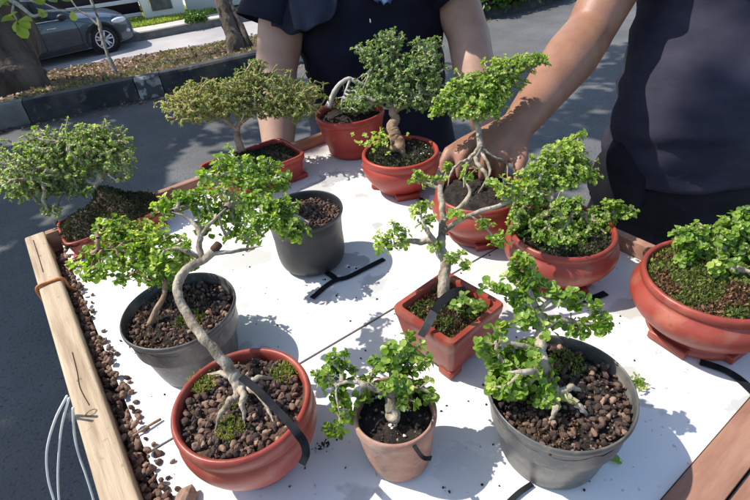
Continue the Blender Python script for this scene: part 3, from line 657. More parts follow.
# 9 -- grey nursery pot, front right
c, D = base_of(560, 390, .082); h = .085; r = .0608
t = empty('bonsai', c, 'bright leafy bonsai in the grey plastic gravel pot at front right', 'bonsai', G)
pot_round(t, c, r, h, 'nursery', M['pot_grey']); soil_disc(t, c, r*.95, h*.82, M['soil'], .003, .004)
n = 900; p = disc_pts(n, c+[0, 0, h*.845], r*.91, .55); p[:, 2] += rng.uniform(0, .005, n)
stones('gravel', p, .0010+.0031*rng.random(n)**1.9, M['stone'], t, .40)['kind'] = 'stuff'
p = disc_pts(500, c+[-.02, -.02, h*.87], .028); moss_part(t, p, np.tile(UP, (500, 1)), .003, M['moss_brown'], .4)
p = disc_pts(220, c+[.018, .03, h*.90], .015); moss_part(t, p, np.tile(UP, (220, 1)), .0035, M['moss_bright'], .6)
grow(t, [(556, 398, D-.01, .0085), (548, 385, D-.01, .0075), (542, 365, D-.01, .0062), (540, 345, D-.005, .0055), (541, 325, D, .0048), (534, 305, D, .004), (528, 288, D, .003)],
     [[(541, 330, D, .003), (560, 320, D, .0025), (585, 324, D, .002), (600, 322, D, .0015)], [(538, 312, D, .0025), (552, 300, D, .002), (572, 304, D, .0015)], [(531, 300, D, .0022), (515, 296, D, .0018), (498, 292, D, .0012)], [(541, 352, D, .003), (520, 345, D-.01, .0024), (498, 342, D-.01, .0015)], [(545, 370, D-.01, .0035), (525, 372, D-.03, .0025), (508, 372, D-.03, .0018)]],
     [(520, 262, 14, 9), (532, 272, 14, 9), (512, 274, 9, 7), (494, 290, 8, 6), (513, 300, 9, 10), (534, 292, 12, 9), (550, 284, 6, 6), (566, 298, 14, 8), (582, 304, 7, 6), (578, 328, 17, 6), (602, 322, 14, 9), (596, 306, 4, 4), (530, 318, 12, 12), (550, 326, 10, 10), (503, 325, 9, 7), (488, 342, 11, 10), (500, 352, 10, 8), (525, 352, 14, 12), (512, 372, 20, 13), (538, 372, 18, 14, -.01), (528, 392, 20, 12, -.015), (503, 388, 14, 10, -.01), (552, 388, 9, 10, -.015), (494, 365, 10, 8), (545, 402, 8, 7, -.02)],
     D, .0088, M['leaf_bright'], M['bark_pale'], 8, 1.0, .42, seed=9,
     roots=[[(556, 396, D-.01, .004), (566, 398, D-.012, .0035), (578, 405, D-.02, .0028), (588, 410, D-.022, .002)], [(557, 394, D-.01, .0035), (570, 388, D-.01, .0028), (582, 386, D, .0018)], [(554, 398, D-.015, .0035), (556, 408, D-.025, .0028), (551, 416, D-.03, .002)]])
# 10 -- small clay pot, front centre
c, D = base_of(395, 412, .066); h = .070; r = .0375
t = empty('bonsai', c, 'small bonsai with stubby trunk in the weathered pale clay pot at front centre', 'bonsai', G)
pot_round(t, c, r, h, 'clay', M['pot_clay']); soil_disc(t, c, r*.88, h*.80, M['soil'], .003, .001)
n = 70; p = disc_pts(n, c+[0, 0, h*.81], r*.82); stones('pebble', p, rng.uniform(.0008, .0022, n), M['stone'], t, .5, .3)['kind'] = 'stuff'
stones('perlite', disc_pts(16, c+[0, 0, h*.82], r*.8), rng.uniform(.0008, .0022, 16), M['perlite'], t)['kind'] = 'stuff'
grow(t, [(393, 418, D-.008, .0085), (392, 405, D-.008, .0072), (392, 394, D-.008, .0072), (394, 384, D-.005, .0062)],
     [[(391, 396, D-.008, .0058), (378, 389, D-.008, .0048), (364, 385, D-.012, .0042), (356, 380, D-.012, .0035)], [(394, 385, D-.005, .004), (404, 370, D, .003), (410, 355, D, .002)], [(360, 383, D-.012, .0025), (345, 382, D-.015, .002), (336, 390, D-.015, .0015), (340, 415, D-.02, .0012)], [(394, 388, D-.005, .0035), (408, 388, D-.01, .0025), (420, 388, D-.01, .0018)]],
     [(338, 358, 13, 10), (330, 378, 15, 10), (350, 376, 12, 9), (342, 396, 12, 10), (347, 412, 10, 8), (338, 428, 11, 6), (328, 432, 5, 4), (372, 382, 10, 6), (390, 354, 15, 9), (408, 342, 12, 8), (382, 368, 14, 9), (404, 370, 16, 10), (420, 360, 12, 8), (398, 386, 12, 8, -.02), (420, 390, 14, 9), (408, 398, 10, 6, -.02), (430, 398, 6, 5), (364, 398, 7, 5)],
     D, .0086, M['leaf_bright'], M['bark_pale'], 7, 1.0, .33, seed=10, thin=.85)
ribbon('strap', [W(411, 440, D-.022), W(417, 450, D-.032), W(424, 458, D-.036), W(431, 458, D-.024)], .0035, .001, M['strap'], t, flip=np.array([.2, -.7, .6]))

# 11 -- front-left red pot with S trunk
c, D = base_of(243, 404, .078); h = .084; r = .0625; D11 = D
t = empty('bonsai', c, 'bonsai with long S-curved trunk in the round red gravel pot at front left', 'bonsai', G)
pot_round(t, c, r, h, 'bowl', M['pot_red']); soil_disc(t, c, r*.90, h*.84, M['soil_brown'], .003, .003)
n = 800; p = disc_pts(n, c+[0, 0, h*.862], r*.84, .52); p[:, 2] += rng.uniform(0, .005, n)
stones('gravel', p, .0011+.0036*rng.random(n)**1.7, M['stone'], t, .46)['kind'] = 'stuff'
for (px, py, s, n) in ((205, 385, .014, 330), (285, 375, .013, 300), (232, 432, .012, 260), (233, 408, .006, 80)):
    q = P(px, py, B+h*.87); p = disc_pts(n, q+[0, 0, .005], s, .6); moss_part(t, p, np.tile(UP, (n, 1)), .004, M['moss_bright'], .8)
grow(t, [(240, 392, D-.005, .0098), (234, 376, D-.005, .0088), (221, 358, D-.01, .0076), (203, 338, D-.01, .0070), (189, 318, D, .0066), (179, 298, D+.005, .0064), (178, 282, D+.01, .0066), (188, 268, D+.015, .0066), (203, 260, D+.02, .0062), (213, 252, D+.02, .0062), (217, 246, D+.02, .005)],
     [[(203, 260, D+.02, .005), (199, 247, D+.02, .0045), (200, 235, D+.02, .004), (194, 224, D+.03, .003), (184, 216, D+.03, .0022), (172, 212, D+.03, .0015)],
      [(201, 258, D+.02, .004), (188, 252, D+.02, .0035), (176, 248, D+.02, .0028), (165, 250, D+.02, .002)],
      [(214, 253, D+.02, .004), (230, 252, D+.02, .003), (246, 249, D+.03, .0025), (262, 246, D+.03, .0016)],
      [(200, 236, D+.02, .003), (212, 222, D+.03, .0025), (226, 208, D+.04, .002)]],
     [(222, 170, 14, 9, .07), (206, 178, 14, 8, .05), (208, 196, 18, 9, .03), (228, 198, 16, 9, .05), (188, 204, 18, 8, .03), (166, 208, 16, 7, .03, .6), (205, 214, 16, 7, .03), (226, 216, 16, 8, .04), (240, 232, 16, 8, .04), (186, 248, 10, 7, .02), (176, 262, 14, 10, .01), (178, 196, 16, 8, .03), (200, 232, 8, 6, .02)],
     D+.02, .0080, M['leaf_bright'], M['bark_pale'], 7, 1.05, .42, seed=11,
     roots=[[(240, 388, D-.005, .006), (232, 400, D-.012, .0048), (222, 412, D-.018, .0035), (213, 426, D-.025, .0022)], [(241, 388, D-.008, .005), (243, 402, D-.02, .0042), (242, 416, D-.025, .003)], [(240, 386, D, .0045), (255, 392, D-.01, .0035), (266, 405, D-.02, .0025), (272, 418, D-.03, .0016)], [(242, 382, D, .004), (258, 378, D, .0035), (272, 374, D+.01, .0025)], [(236, 380, D, .004), (222, 374, D+.005, .0032), (206, 370, D+.01, .0022)]], thin=.68)
b = MB(); b.tube([W(214, 250, D+.02), W(219, 244, D+.018)], [.0042, .0038], 10); b.build('cut_stub', M['moss_brown'], t)
ribbon('strap', [W(241, 377, D-.012), W(255, 388, D-.022), W(275, 408, D-.036), W(290, 424, D-.047), W(298, 434, D-.055), W(304, 443, D-.050), W(306, 454, D-.045), W(302, 464, D-.038)], .0064, .0012, M['strap'], t, flip=np.array([.2, -.5, 1.]))
# 12 -- grey pot middle left
c, D = base_of(180, 311, .078); h = .082; r = .0625
t = empty('bonsai', c, 'low spreading bonsai in the grey plastic pot behind the S-curved trunk', 'bonsai', G)
pot_round(t, c, r, h, 'nursery', M['pot_grey']); soil_disc(t, c, r*.95, h*.82, M['soil'], .004, .004)
n = 560; p = disc_pts(n, c+[0, 0, h*.84], r*.89, .5); p[:, 2] += rng.uniform(0, .004, n)
stones('gravel', p, .0010+.0030*rng.random(n)**1.8, M['stone'], t, .46)['kind'] = 'stuff'
p = disc_pts(600, c+[-.01, -.01, h*.86], .05); moss_part(t, p, np.tile(UP, (600, 1)), .0035, M['moss_brown'], .4)
p = disc_pts(140, c+[.012, -.012, h*.87], .015); moss_part(t, p, np.tile(UP, (140, 1)), .0045, M['moss_bright'], .2)
grow(t, [(150, 324, D-.01, .006), (156, 310, D-.01, .005), (164, 296, D-.01, .0048), (164, 282, D-.01, .004), (158, 270, D-.01, .003)],
     [[(160, 272, D-.01, .0028), (140, 256, D, .0022), (118, 250, D, .0018), (98, 250, D, .0014)], [(164, 284, D-.01, .0028), (150, 280, D-.01, .002), (135, 272, D-.01, .0015)]],
     [(104, 238, 17, 9, .02), (128, 230, 18, 9, .03), (95, 254, 14, 8, .02), (120, 250, 18, 9, .01), (145, 244, 18, 9, .01), (160, 256, 16, 9), (140, 262, 18, 9), (108, 266, 14, 7), (92, 276, 10, 6), (150, 276, 14, 8), (170, 274, 16, 10), (120, 278, 8, 5), (185, 262, 10, 8), (150, 226, 14, 7, .03, .7), (112, 224, 16, 8, .03), (132, 242, 18, 9, .02), (86, 262, 12, 7, .02), (168, 240, 14, 8, .02), (156, 268, 16, 8, -.01)],
     D, .0085, M['leaf_bright'], M['bark_brown'], 7, 1.0, .42, seed=12, thin=.68)
# 13 -- black pot
c, D = base_of(304, 212, .085); h = .088; r = .0535
t = empty('bonsai', c, 'bonsai leaning left out of the black plastic pot of small brown pebbles', 'bonsai', G)
pot_round(t, c, r*1.02, h, 'curved', M['pot_black']); soil_disc(t, c, r*.93, h*.82, M['soil_brown'], .003, .003)
n = 620; p = disc_pts(n, c+[0, 0, h*.845], r*.90, .5); p[:, 2] += rng.uniform(0, .004, n)
stones('gravel', p, rng.uniform(.0015, .0030, n), M['stone'], t, .52, .12)['kind'] = 'stuff'
grow(t, [(312, 226, D-.01, .0032), (302, 220, D-.008, .0036), (290, 214, D-.01, .0036), (278, 214, D-.02, .0032), (268, 208, D-.02, .0028), (258, 196, D-.01, .0024), (250, 184, D, .002)],
     [[(278, 214, D-.02, .0025), (270, 222, D-.03, .002), (262, 228, D-.03, .0015)]],
     [(226, 162, 16, 9, 0), (246, 170, 20, 10, -.02), (268, 168, 16, 9, -.01), (280, 180, 12, 8, -.02), (258, 184, 20, 9, -.03), (236, 180, 16, 8, -.02), (264, 202, 20, 9, -.05), (282, 206, 14, 9, -.05), (262, 222, 20, 9, -.06), (284, 226, 18, 9, -.06), (296, 236, 12, 5, -.06), (254, 238, 12, 5, -.06), (244, 204, 14, 8, -.04)],
     D, .0078, M['leaf_bright'], M['bark_white'], 7, 1.0, .36, seed=13)

# ------------------------------------------------------------------ display table
def uv(p): return float(p @ E1), float(p @ E2)
zl = B+.018
vo = np.mean([uv(P(25, 239, zl))[1], uv(P(97, 500, zl))[1]]); vi = np.mean([uv(P(45, 236, zl))[1], uv(P(141, 500, zl))[1]])
ub = np.mean([uv(P(62, 226, B+.022))[0], uv(P(315, 133, B+.022))[0]])
vr = np.mean([uv(P(437, 150, B+.022))[1], uv(P(617, 230, B+.022))[1], uv(P(667, 248, B+.022))[1]])
uf = np.mean([uv(P(748, 401, B+.004))[0], uv(P(660, 500, B+.004))[0]])
us = np.mean([uv(P(297, 365, B))[0], uv(P(493, 250, B))[0]])
vw = np.mean([uv(P(62, 262, B))[1], uv(P(112, 350, B))[1], uv(P(155, 470, B))[1]])
print('table', vo, vi, ub, vr, uf, us, vw)
tb = empty('display_table', (0.1, .6, 0), 'wooden framed display table with a two piece white board top carrying the bonsai pots', 'table')
def bx(name, u0, u1, v0, v1, z0, z1, m, bev=.002, parent=tb, seg=2):
    b = MB(); b.box(T((u0+u1)/2, (v0+v1)/2, (z0+z1)/2), (u1-u0, v1-v0, z1-z0), E1, E2); return b.build(name, m, parent, bevel=bev, seg=seg, angle=40)
bx('board_panel', uf+.001, us-.0015, vw, vr-.014, B-.012, B, M['board'], .0012)
bx('board_panel', us+.0015, ub-.014, vw, vr-.014, B-.012, B, M['board'], .0012)
bx('batten', us-.03, us+.03, vi, vr-.016, B-.030, B-.0125, M['wood_dark'], .001)
bx('seam_filler', us-.0014, us+.0014, vw+.001, vr-.017, B-.0122, B-.0020, M['wood_dark'], .0002)
bx('batten', uf, ub-.015, vi+.001, vw+.03, B-.028, B-.0128, M['wood_dark'], .001)
lb = bx('side_rail', uf-.15, ub+.012, vo, vi, zl-.045, zl, M['wood'], .004, seg=3)
bx('back_rail', ub-.013, ub, vi+.001, vr+.0, B-.04, B+.022, M['wood_red'], .0015)
bx('side_rail', uf-.05, ub-.0135, vr-.013, vr, B-.04, B+.022, M['wood_red'], .0015)
bx('front_rail', uf-.032, uf, vi+.001, vr-.0135, B-.04, B+.004, M['wood_red'], .0015)
bx('front_rail', uf-.052, uf-.0345, vi+.001, vr-.0135, B-.045, B+.001, M['wood_red'], .0015)
for u_, v_ in ((uf+.03, vi+.05), (uf+.03, vr-.05), (ub-.05, vi+.05), (ub-.05, vr-.05)):
    bx('leg', u_-.02, u_+.02, v_-.02, v_+.02, .001, B-.041, M['wood'], .003)
bx('stretcher', uf+.051, ub-.071, vi+.04, vi+.06, .25, .29, M['wood'], .002); bx('stretcher', uf+.051, ub-.071, vr-.06, vr-.04, .25, .29, M['wood'], .002)
# knots and a grain crack let into the pale rail
for (px, py, s) in ((79, 380, .0035), (91, 413, .0075), (40, 256, .003)):
    q = P(px, py, zl); b = MB()
    for rr in (s*.8,):
        n = 20; V = []
        for k in range(n):
            th = 2*math.pi*k/n
            for w_ in (rr*.82, rr): V.append(q+E1*math.sin(th)*w_*.75+E2*math.cos(th)*w_+UP*(.0006 if w_ == rr else .0009))
        b.add(V, [(2*k, 2*k+1, 2*((k+1) % n)+1, 2*((k+1) % n)) for k in range(n)])
    b.build('knot', M['knot'], tb)
ribbon('crack', [P(72, 352, zl+.0006), P(77, 372, zl+.0006), P(80, 388, zl+.0006), P(89, 405, zl+.0006)], .0007, .0006, M['wood_dark'], tb)
ribbon('crack', [P(33, 240, zl+.0006), P(38, 255, zl+.0006), P(43, 272, zl+.0006)], .0009, .0006, M['wood_dark'], tb)
# loose lava gravel along the rail
n = 620; uu = rng.uniform(.22, ub-.05, n); vv = vi + np.abs(rng.normal(size=n))*.0095*(1.25-.5*uu)+.002; zz = np.where(vv < vw, B-.010, B)+.002+rng.uniform(0, .007, n)*(vv < vw+.004)
pos = np.array([T(a, b_, z_) for a, b_, z_ in zip(uu, vv, zz)])
o = stones('gravel', pos, rng.uniform(.0022, .0052, n), M['stone'], None, .62, .25); tag(o, 'loose red brown lava gravel spilled between the pale rail and the white board', 'gravel', kind='stuff')
# stray stones at the bottom edge
o = stones('lava_stone', np.array([P(186, 498, B+.008)]), [.012], M['stone'], None, .9, 0); tag(o, 'single large pale brown stone on the board below the S-curved bonsai', 'stone')
n = 150; pos = np.array([P(rng.uniform(150, 640), rng.uniform(250, 495), B+.0006) for _ in range(n)])
o = stones('soil_crumb', pos, rng.uniform(.0005, .0019, n), M['soil'].copy() if False else M['soil'], None, .2, .1); tag(o, 'dark crumbs of soil scattered over the white board', 'soil crumbs', kind='stuff')
# orange cord round the pale rail
uc = uv(P(46, 285, zl))[0]; rr = .0022; a = rr
pts = [T(uc+.002, vo-a, zl-.048), T(uc+.001, vo-a, zl-.02), T(uc, vo-a*.6, zl+a*.6), T(uc+.001, (vo+vi)/2, zl+a), T(uc-.001, vi+a*.6, zl+a*.4), T(uc-.006, vi+a+.002, zl-.012), T(uc-.012, vi+a+.008, zl-.020)]
b = MB(); cm = catmull(pts, 6); b.tube(cm, rr, 8, True, .3); o = b.build('cord', M['cord_orange']); tag(o, 'orange brown cord looped once round the pale wooden rail', 'cord')
# white cables hanging off the left side
for i, (pp, lab) in enumerate(([[(67, 396, .51), (55, 420, .53), (47, 450, .56), (48, 478, .58), (55, 505, .60), (62, 540, .63)], 'outermost of the three thin white cables hanging beside the pale rail'],
           [[(69, 398, .51), (62, 425, .54), (59, 452, .56), (58, 480, .58), (60, 508, .60), (66, 545, .63)], 'middle one of the three thin white cables hanging beside the pale rail'],
           [[(73, 408, .51), (74, 430, .54), (78, 452, .56), (86, 475, .57), (95, 505, .59), (103, 540, .62)], 'innermost of the three thin white cables, curving close under the pale rail'])):
    b = MB(); b.tube(catmull([W(*q) for q in pp]+[W(pp[-1][0]+4, 600, .85)], 8), .0013, 8); o = b.build('cable', M['cable']); tag(o, lab, 'cable', 'thin white cables hanging beside the rail')
# straps and small things lying on the board
def strap(pp, w, lab, m='strap'):
    o = ribbon('strap', [P(x, y, B+.0022+.001*k % .002) for k, (x, y) in enumerate(pp)], w, .0014, M[m]); tag(o, lab, 'strap')
strap([(384, 259), (366, 268), (348, 277), (336, 280), (326, 286), (312, 298)], .0075, 'black strap end lying on the board in front of the black pot')
strap([(322, 270), (331, 275), (338, 281)], .0075, 'short black strap piece coming out from under the black pot')
strap([(577, 301), (592, 298), (606, 293)], .0085, 'short black strap sticking out from under the smooth round red bowl')
strap([(700, 362), (722, 369), (738, 378), (756, 394)], .0085, 'dark strap on the board at the foot of the right-edge mossy bowl')
strap([(532, 484), (520, 492), (508, 503)], .0045, 'thin black strap running out under the large grey pot at the bottom edge')
strap([(421, 198), (424, 206), (422, 212)], .006, 'small black strap stub on the board beside the footed red pot in shade')
b = MB(); b.tube(catmull([P(133, 436, B+.003), P(147, 427, B+.004), P(161, 419, B+.003)], 5), [.0012]*5+[.0015]*6, 8, True, .3); o = b.build('twig', M['bark_brown']); tag(o, 'short brown stick lying on the board beside the loose gravel', 'twig')
q = P(615, 460, B+.002); v, f, tt = leaves(np.array([q-R*.006]), np.array([R*1.0+E1*.05]), np.array([UP]), np.array([.0125]), np.array([.5]), .2)
o = meshobj('fallen_leaf', npmesh('fallen_leaf', v, f, M['leaf_olive'], tt)); tag(o, 'single fallen olive green leaf on the board right of the large grey pot', 'leaf')
q = P(638, 386, B+.002); n = 60; pp = q+rng.normal(size=(n, 3))*np.array([.005, .006, .0008]); v, f, tt = tufts(pp, np.tile(UP, (n, 1)), .005, .4)
o = meshobj('moss_clump', npmesh('moss_clump', v, f, M['leaf_olive'], tt)); tag(o, 'small yellowish scrap of moss on the board touching the large grey pot', 'moss')
q = P(323, 447, B+.002); n = 30; pp = q+rng.normal(size=(n, 3))*np.array([.0045, .0025, .0005]); v, f, tt = tufts(pp, np.tile(UP, (n, 1)), .004, .1)
o = meshobj('bark_scrap', npmesh('bark_scrap', v, f, M['soil'], tt)); tag(o, 'small black scrap on the board between the S-curved bonsai and the clay pot', 'scrap')

# ------------------------------------------------------------------ people
def capsule(b, p0, r0, p1, r1, n=20):
    p0 = np.asarray(p0, float); p1 = np.asarray(p1, float); t = (p1-p0)/(np.linalg.norm(p1-p0)+1e-9)
    P_ = []; Rr = []
    for a in (-85, -60, -30): P_.append(p0+t*r0*math.sin(math.radians(a))); Rr.append(r0*math.cos(math.radians(a)))
    for s in np.linspace(0, 1, 5): P_.append(p0+(p1-p0)*s); Rr.append(r0+(r1-r0)*s)
    for a in (30, 60, 85): P_.append(p1+t*r1*math.sin(math.radians(a))); Rr.append(r1*math.cos(math.radians(a)))
    b.tube(P_, Rr, n, True)
def chain(b, pts, rad, n=20):
    for i in range(len(pts)-1): capsule(b, pts[i], rad[i], pts[i+1], rad[i+1], n)
def ell(b, c, r, ax=None):
    v = _iv*np.array(r)
    if ax is not None: v = v @ np.array(ax)
    b.add(v+np.asarray(c), [tuple(q) for q in _if])
def remesh(b, name, m, parent, vox=.0045, sm=6, fac=.5, disp=None):
    me = bpy.data.meshes.new('tmp'); me.from_pydata(b.v, [], b.f); me.update()
    o = bpy.data.objects.new('tmp', me); col.objects.link(o)
    r = o.modifiers.new('r', 'REMESH'); r.mode = 'VOXEL'; r.voxel_size = vox
    s = o.modifiers.new('s', 'SMOOTH'); s.factor = fac; s.iterations = sm
    bpy.context.view_layer.update(); dg = bpy.context.evaluated_depsgraph_get()
    m2 = bpy.data.meshes.new_from_object(o.evaluated_get(dg)); bpy.data.objects.remove(o)
    if disp:
        co = np.zeros(len(m2.vertices)*3); m2.vertices.foreach_get('co', co); co = co.reshape(-1, 3)
        no = np.array([v.normal[:] for v in m2.vertices]); 
        d = np.array([disp(q) for q in co]); m2.vertices.foreach_set('co', (co+no*d[:, None]).ravel()); m2.update()
    m2.name = name; m2.materials.clear(); m2.materials.append(m); return meshobj(name, m2, parent)
def head(b, hc, fw, up, rt, s=1.0):
    """head with brow, nose, lips, chin and ears; hc centre, fw facing direction"""
    fw, up, rt = map(np.asarray, (fw, up, rt))
    ax = np.array([rt, fw, up])
    ell(b, hc+up*.025*s, (.074*s, .092*s, .095*s), ax); ell(b, hc-up*.04*s+fw*.018*s, (.058*s, .068*s, .075*s), ax)
    ell(b, hc-up*.098*s+fw*.058*s, (.022*s, .020*s, .018*s), ax)
    capsule(b, hc+up*.012*s+fw*.088*s, .009*s, hc-up*.028*s+fw*.104*s, .014*s); 
    for i in (-1, 1):
        ell(b, hc+rt*i*.075*s-up*.008*s, (.010*s, .018*s, .030*s), ax); ell(b, hc+rt*i*.012*s-up*.032*s+fw*.094*s, (.009*s, .010*s, .008*s), ax)
        capsule(b, hc+rt*i*.012*s+up*.032*s+fw*.083*s, .009*s, hc+rt*i*.045*s+up*.030*s+fw*.072*s, .008*s)
        ell(b, hc+rt*i*.040*s-up*.025*s+fw*.060*s, (.022*s, .018*s, .02*s), ax)
    ell(b, hc-up*.058*s+fw*.083*s, (.025*s, .012*s, .007*s), ax); ell(b, hc-up*.069*s+fw*.081*s, (.021*s, .012*s, .008*s), ax)
def eyes_hair(parent, hc, fw, up, rt, s=1.0, long=False):
    fw, up, rt = map(np.asarray, (fw, up, rt)); ax = np.array([rt, fw, up])
    for i in (-1, 1):
        b = MB(); ell(b, hc+rt*i*.030*s+up*.006*s+fw*.072*s, (.0125*s,)*3); b.build('eye', M['eye'], parent)
    b = MB(); ell(b, hc+up*.040*s-fw*.012*s, (.083*s, .097*s, .095*s), ax)
    if long: ell(b, hc-up*.05*s-fw*.05*s, (.085*s, .05*s, .13*s), ax)
    # cut the face side away
    keep = [i for i, v in enumerate(b.v)]
    V = [np.array(v) for v in b.v]
    for i, v in enumerate(V):
        d = (v-hc) @ fw; hgt = (v-hc) @ up
        if d > .02*s and hgt < .075*s: V[i] = v-fw*(d-.02*s)*.9
    b.v = [tuple(v) for v in V]; b.build('hair', M['hair'], parent)
def hand_mesh(b, wr, knuckles, fingers, thumb, palm_r=.015):
    """palm from the wrist to the knuckle row, five jointed fingers"""
    for k in knuckles: capsule(b, wr, .021, k, .0115)
    for i in range(3): capsule(b, knuckles[i], .0112, knuckles[i+1], .0112)
    for k, f_ in zip(knuckles, fingers):
        pts = [k]+f_; rad = [.0112, .0098, .0086, .0070][:len(pts)]
        chain(b, pts, rad, 14)
        for q in f_[:1]: ell(b, q, (.0103,)*3)
    chain(b, thumb, [.0175, .0142, .0118, .0090][:len(thumb)], 14)
def nails(parent, tips):
    for p, d, up in tips:
        s = np.cross(d, up); s /= np.linalg.norm(s); b = MB(); ell(b, p, (.0045, .0055, .0014), np.array([s, d/np.linalg.norm(d), up/np.linalg.norm(up)])); b.build('nail', M['nail'], parent)
M['nail'] = mat('nail', (.48, .30, .24), (.52, .34, .28), 50, .3)

# the man at the right
pm = empty('person', (.66, .92, 0), 'person in a charcoal tee and black trousers gripping a bonsai with one hand', 'person', 'people behind the table')
sh = np.array([.565, 1.035, 1.385]); elb = W(588, 34, .90); wr = W(521, 122, .775)
b = MB()
pel = np.array([.665, .90, .93]); chest = np.array([.72, .985, 1.26]); nk = np.array([.735, .985, 1.44]); hc = np.array([.725, .95, 1.60])
lean = np.array([.10, -.995, 0]); lean /= np.linalg.norm(lean); sid = np.array([-.995, -.10, 0])
ell(b, pel, (.165, .11, .13), np.array([sid, lean, UP])); ell(b, (pel+chest)/2, (.125, .08, .20), np.array([sid, lean, UP])); ell(b, chest, (.13, .075, .13), np.array([sid, lean, UP]))
capsule(b, chest+UP*.10, .08, nk, .058); capsule(b, nk, .058, hc-UP*.05, .055)
capsule(b, sh, .052, chest+UP*.12, .06)
sh2 = chest*2-sh; sh2[2] = sh[2]; capsule(b, sh2, .052, chest+UP*.12, .06)
chain(b, [sh, sh*.55+elb*.45+np.array([.006, 0, 0]), elb], [.056, .053, .043]); chain(b, [elb, elb*.72+wr*.28+np.array([-.002, -.004, 0]), elb*.35+wr*.65, wr], [.044, .0465, .037, .0275])
kn = [W(503, 143, .745), W(490, 140, .755), W(476, 141, .765), W(463, 144, .775)]
fg = [[W(502, 158, .735), W(500, 168, .742), W(498, 176, .750)], [W(487, 157, .735), W(484, 168, .742), W(482, 177, .750)], [W(464, 153, .745), W(460, 166, .750), W(460, 176, .757)], [W(449, 152, .757), W(444, 162, .757), W(443, 170, .762)]]
th = [wr*.75+kn[0]*.25+R*.006, W(519, 144, .75), W(521, 158, .735), W(518, 170, .73)]
hand_mesh(b, wr, kn, fg, th)
# other arm hangs at the side
el2 = sh2+np.array([.07, .02, -.29]); w2 = el2+np.array([.01, -.06, -.25])
chain(b, [sh2, el2, w2], [.056, .044, .029])
k2 = [w2+np.array([-.02+.014*i, -.03, -.085]) for i in range(4)]; hand_mesh(b, w2, k2, [[k+np.array([0, -.008, -.035]), k+np.array([0, -.004, -.06]), k+np.array([0, .004, -.08])] for k in k2], [w2+np.array([-.02, -.01, -.03]), w2+np.array([-.04, -.03, -.06]), w2+np.array([-.045, -.04, -.09])])
for i in (-1, 1):
    hp = pel+sid*i*.085-UP*.06; kneep = np.array([hp[0]+sid[0]*i*.02, hp[1]-.01, .50]); an = np.array([kneep[0], kneep[1]+.03, .09])
    chain(b, [hp, kneep, an], [.085, .058, .042]); chain(b, [an-UP*.04, an+np.array([.01, -.14, -.055])], [.04, .032])
head(b, hc, lean, UP, -sid)
remesh(b, 'body', M['skin_tan'], pm, .0045, 5)
eyes_hair(pm, hc, lean, UP, -sid)
nails(pm, [(th[-1]+R*.003-F*.006, W(520, 175, .73)-th[-2], -F)])
def body_loft(name, m, parent, st, fold=.006, seed=0, close=True, n=64, fs=9, th=.004):
    """st: list of (centre, half width, half depth, side dir, front dir)"""
    V = []
    sm = []
    for i in range(len(st)-1):
        for k in range(6): sm.append((i+k/6))
    sm.append(len(st)-1)
    arr = [np.concatenate([np.asarray(s[0]), [s[1], s[2]]]) for s in st]; cm = catmull(arr, 6)
    s_, f_ = st[0][3], st[0][4]
    for i, a in enumerate(cm):
        for k in range(n):
            t_ = 2*math.pi*k/n; e = .85
            x = math.copysign(abs(math.cos(t_))**e, math.cos(t_)); y = math.copysign(abs(math.sin(t_))**e, math.sin(t_))
            q = a[:3]+s_*x*a[3]+f_*y*a[4]
            d = fold*(noise.noise(Vector((q[0]*fs, q[1]*fs, q[2]*fs*1.8+seed)))+.85*noise.noise(Vector((q[0]*fs*2.2+q[2]*8, q[1]*fs*2, q[2]*fs*4+seed))))
            V.append(q+(s_*x+f_*y)*d)
    m_ = len(cm); Fc = [(i*n+k, i*n+(k+1) % n, (i+1)*n+(k+1) % n, (i+1)*n+k) for i in range(m_-1) for k in range(n)]
    b = MB(); b.add(V, Fc); return b, m_, n
st = [(pel+np.array([0, -.002, -.03]), .172, .128, sid, lean), (pel+UP*.04, .175, .130, sid, lean), (pel+UP*.12+np.array([.012, .01, 0]), .168, .133, sid, lean), (chest-UP*.08, .166, .128, sid, lean), (chest+UP*.04, .178, .122, sid, lean), (chest+UP*.13, .172, .115, sid, lean), (nk-UP*.035, .088, .080, sid, lean)]
b, mm_, nn_ = body_loft('shirt', M['charcoal'], pm, st, .013, 4)
for s0, e0 in ((sh, elb), (sh2, el2)):
    capsule(b, chest+UP*.11, .088, s0, .069, 24)
    d = (e0-s0)/np.linalg.norm(e0-s0); b.tube([s0+UP*.005-d*.02, s0+d*.05, s0+d*.12, s0+d*.165], [.066, .068, .067, .070], 28, False)
o = b.build('shirt', M['charcoal'], pm); md = o.modifiers.new('t', 'SOLIDIFY'); md.thickness = .003; md.offset = 1
st = [(pel+np.array([0, 0, -.16]), .178, .118, sid, lean), (pel-UP*.06, .185, .128, sid, lean), (pel+UP*.03, .145, .100, sid, lean)]
b, _, _ = body_loft('trousers', M['trousers'], pm, st, .012, 9)
for i in (-1, 1):
    hp = pel+sid*i*.09-UP*.10; kneep = np.array([hp[0]+sid[0]*i*.02, hp[1]-.01, .50]); an = np.array([kneep[0], kneep[1]+.03, .07])
    b.tube(catmull([hp+UP*.04, hp*.5+kneep*.5, kneep, kneep*.5+an*.5, an], 5), [.098]*5+[.09]*6+[.078]*5+[.072]*5, 28, False, .1)
ell(b, pel+sid*.165-UP*.045+lean*.02, (.05, .07, .09), np.array([sid, lean, UP]))
o = b.build('trousers', M['trousers'], pm)
for i in (-1, 1):
    an = np.array([pel[0]+sid[0]*i*.11, pel[1]+.02, .045]); b = MB(); ell(b, an+np.array([.0, -.07, 0]), (.046, .135, .044)); b.build('shoe', M['rubber'], pm)

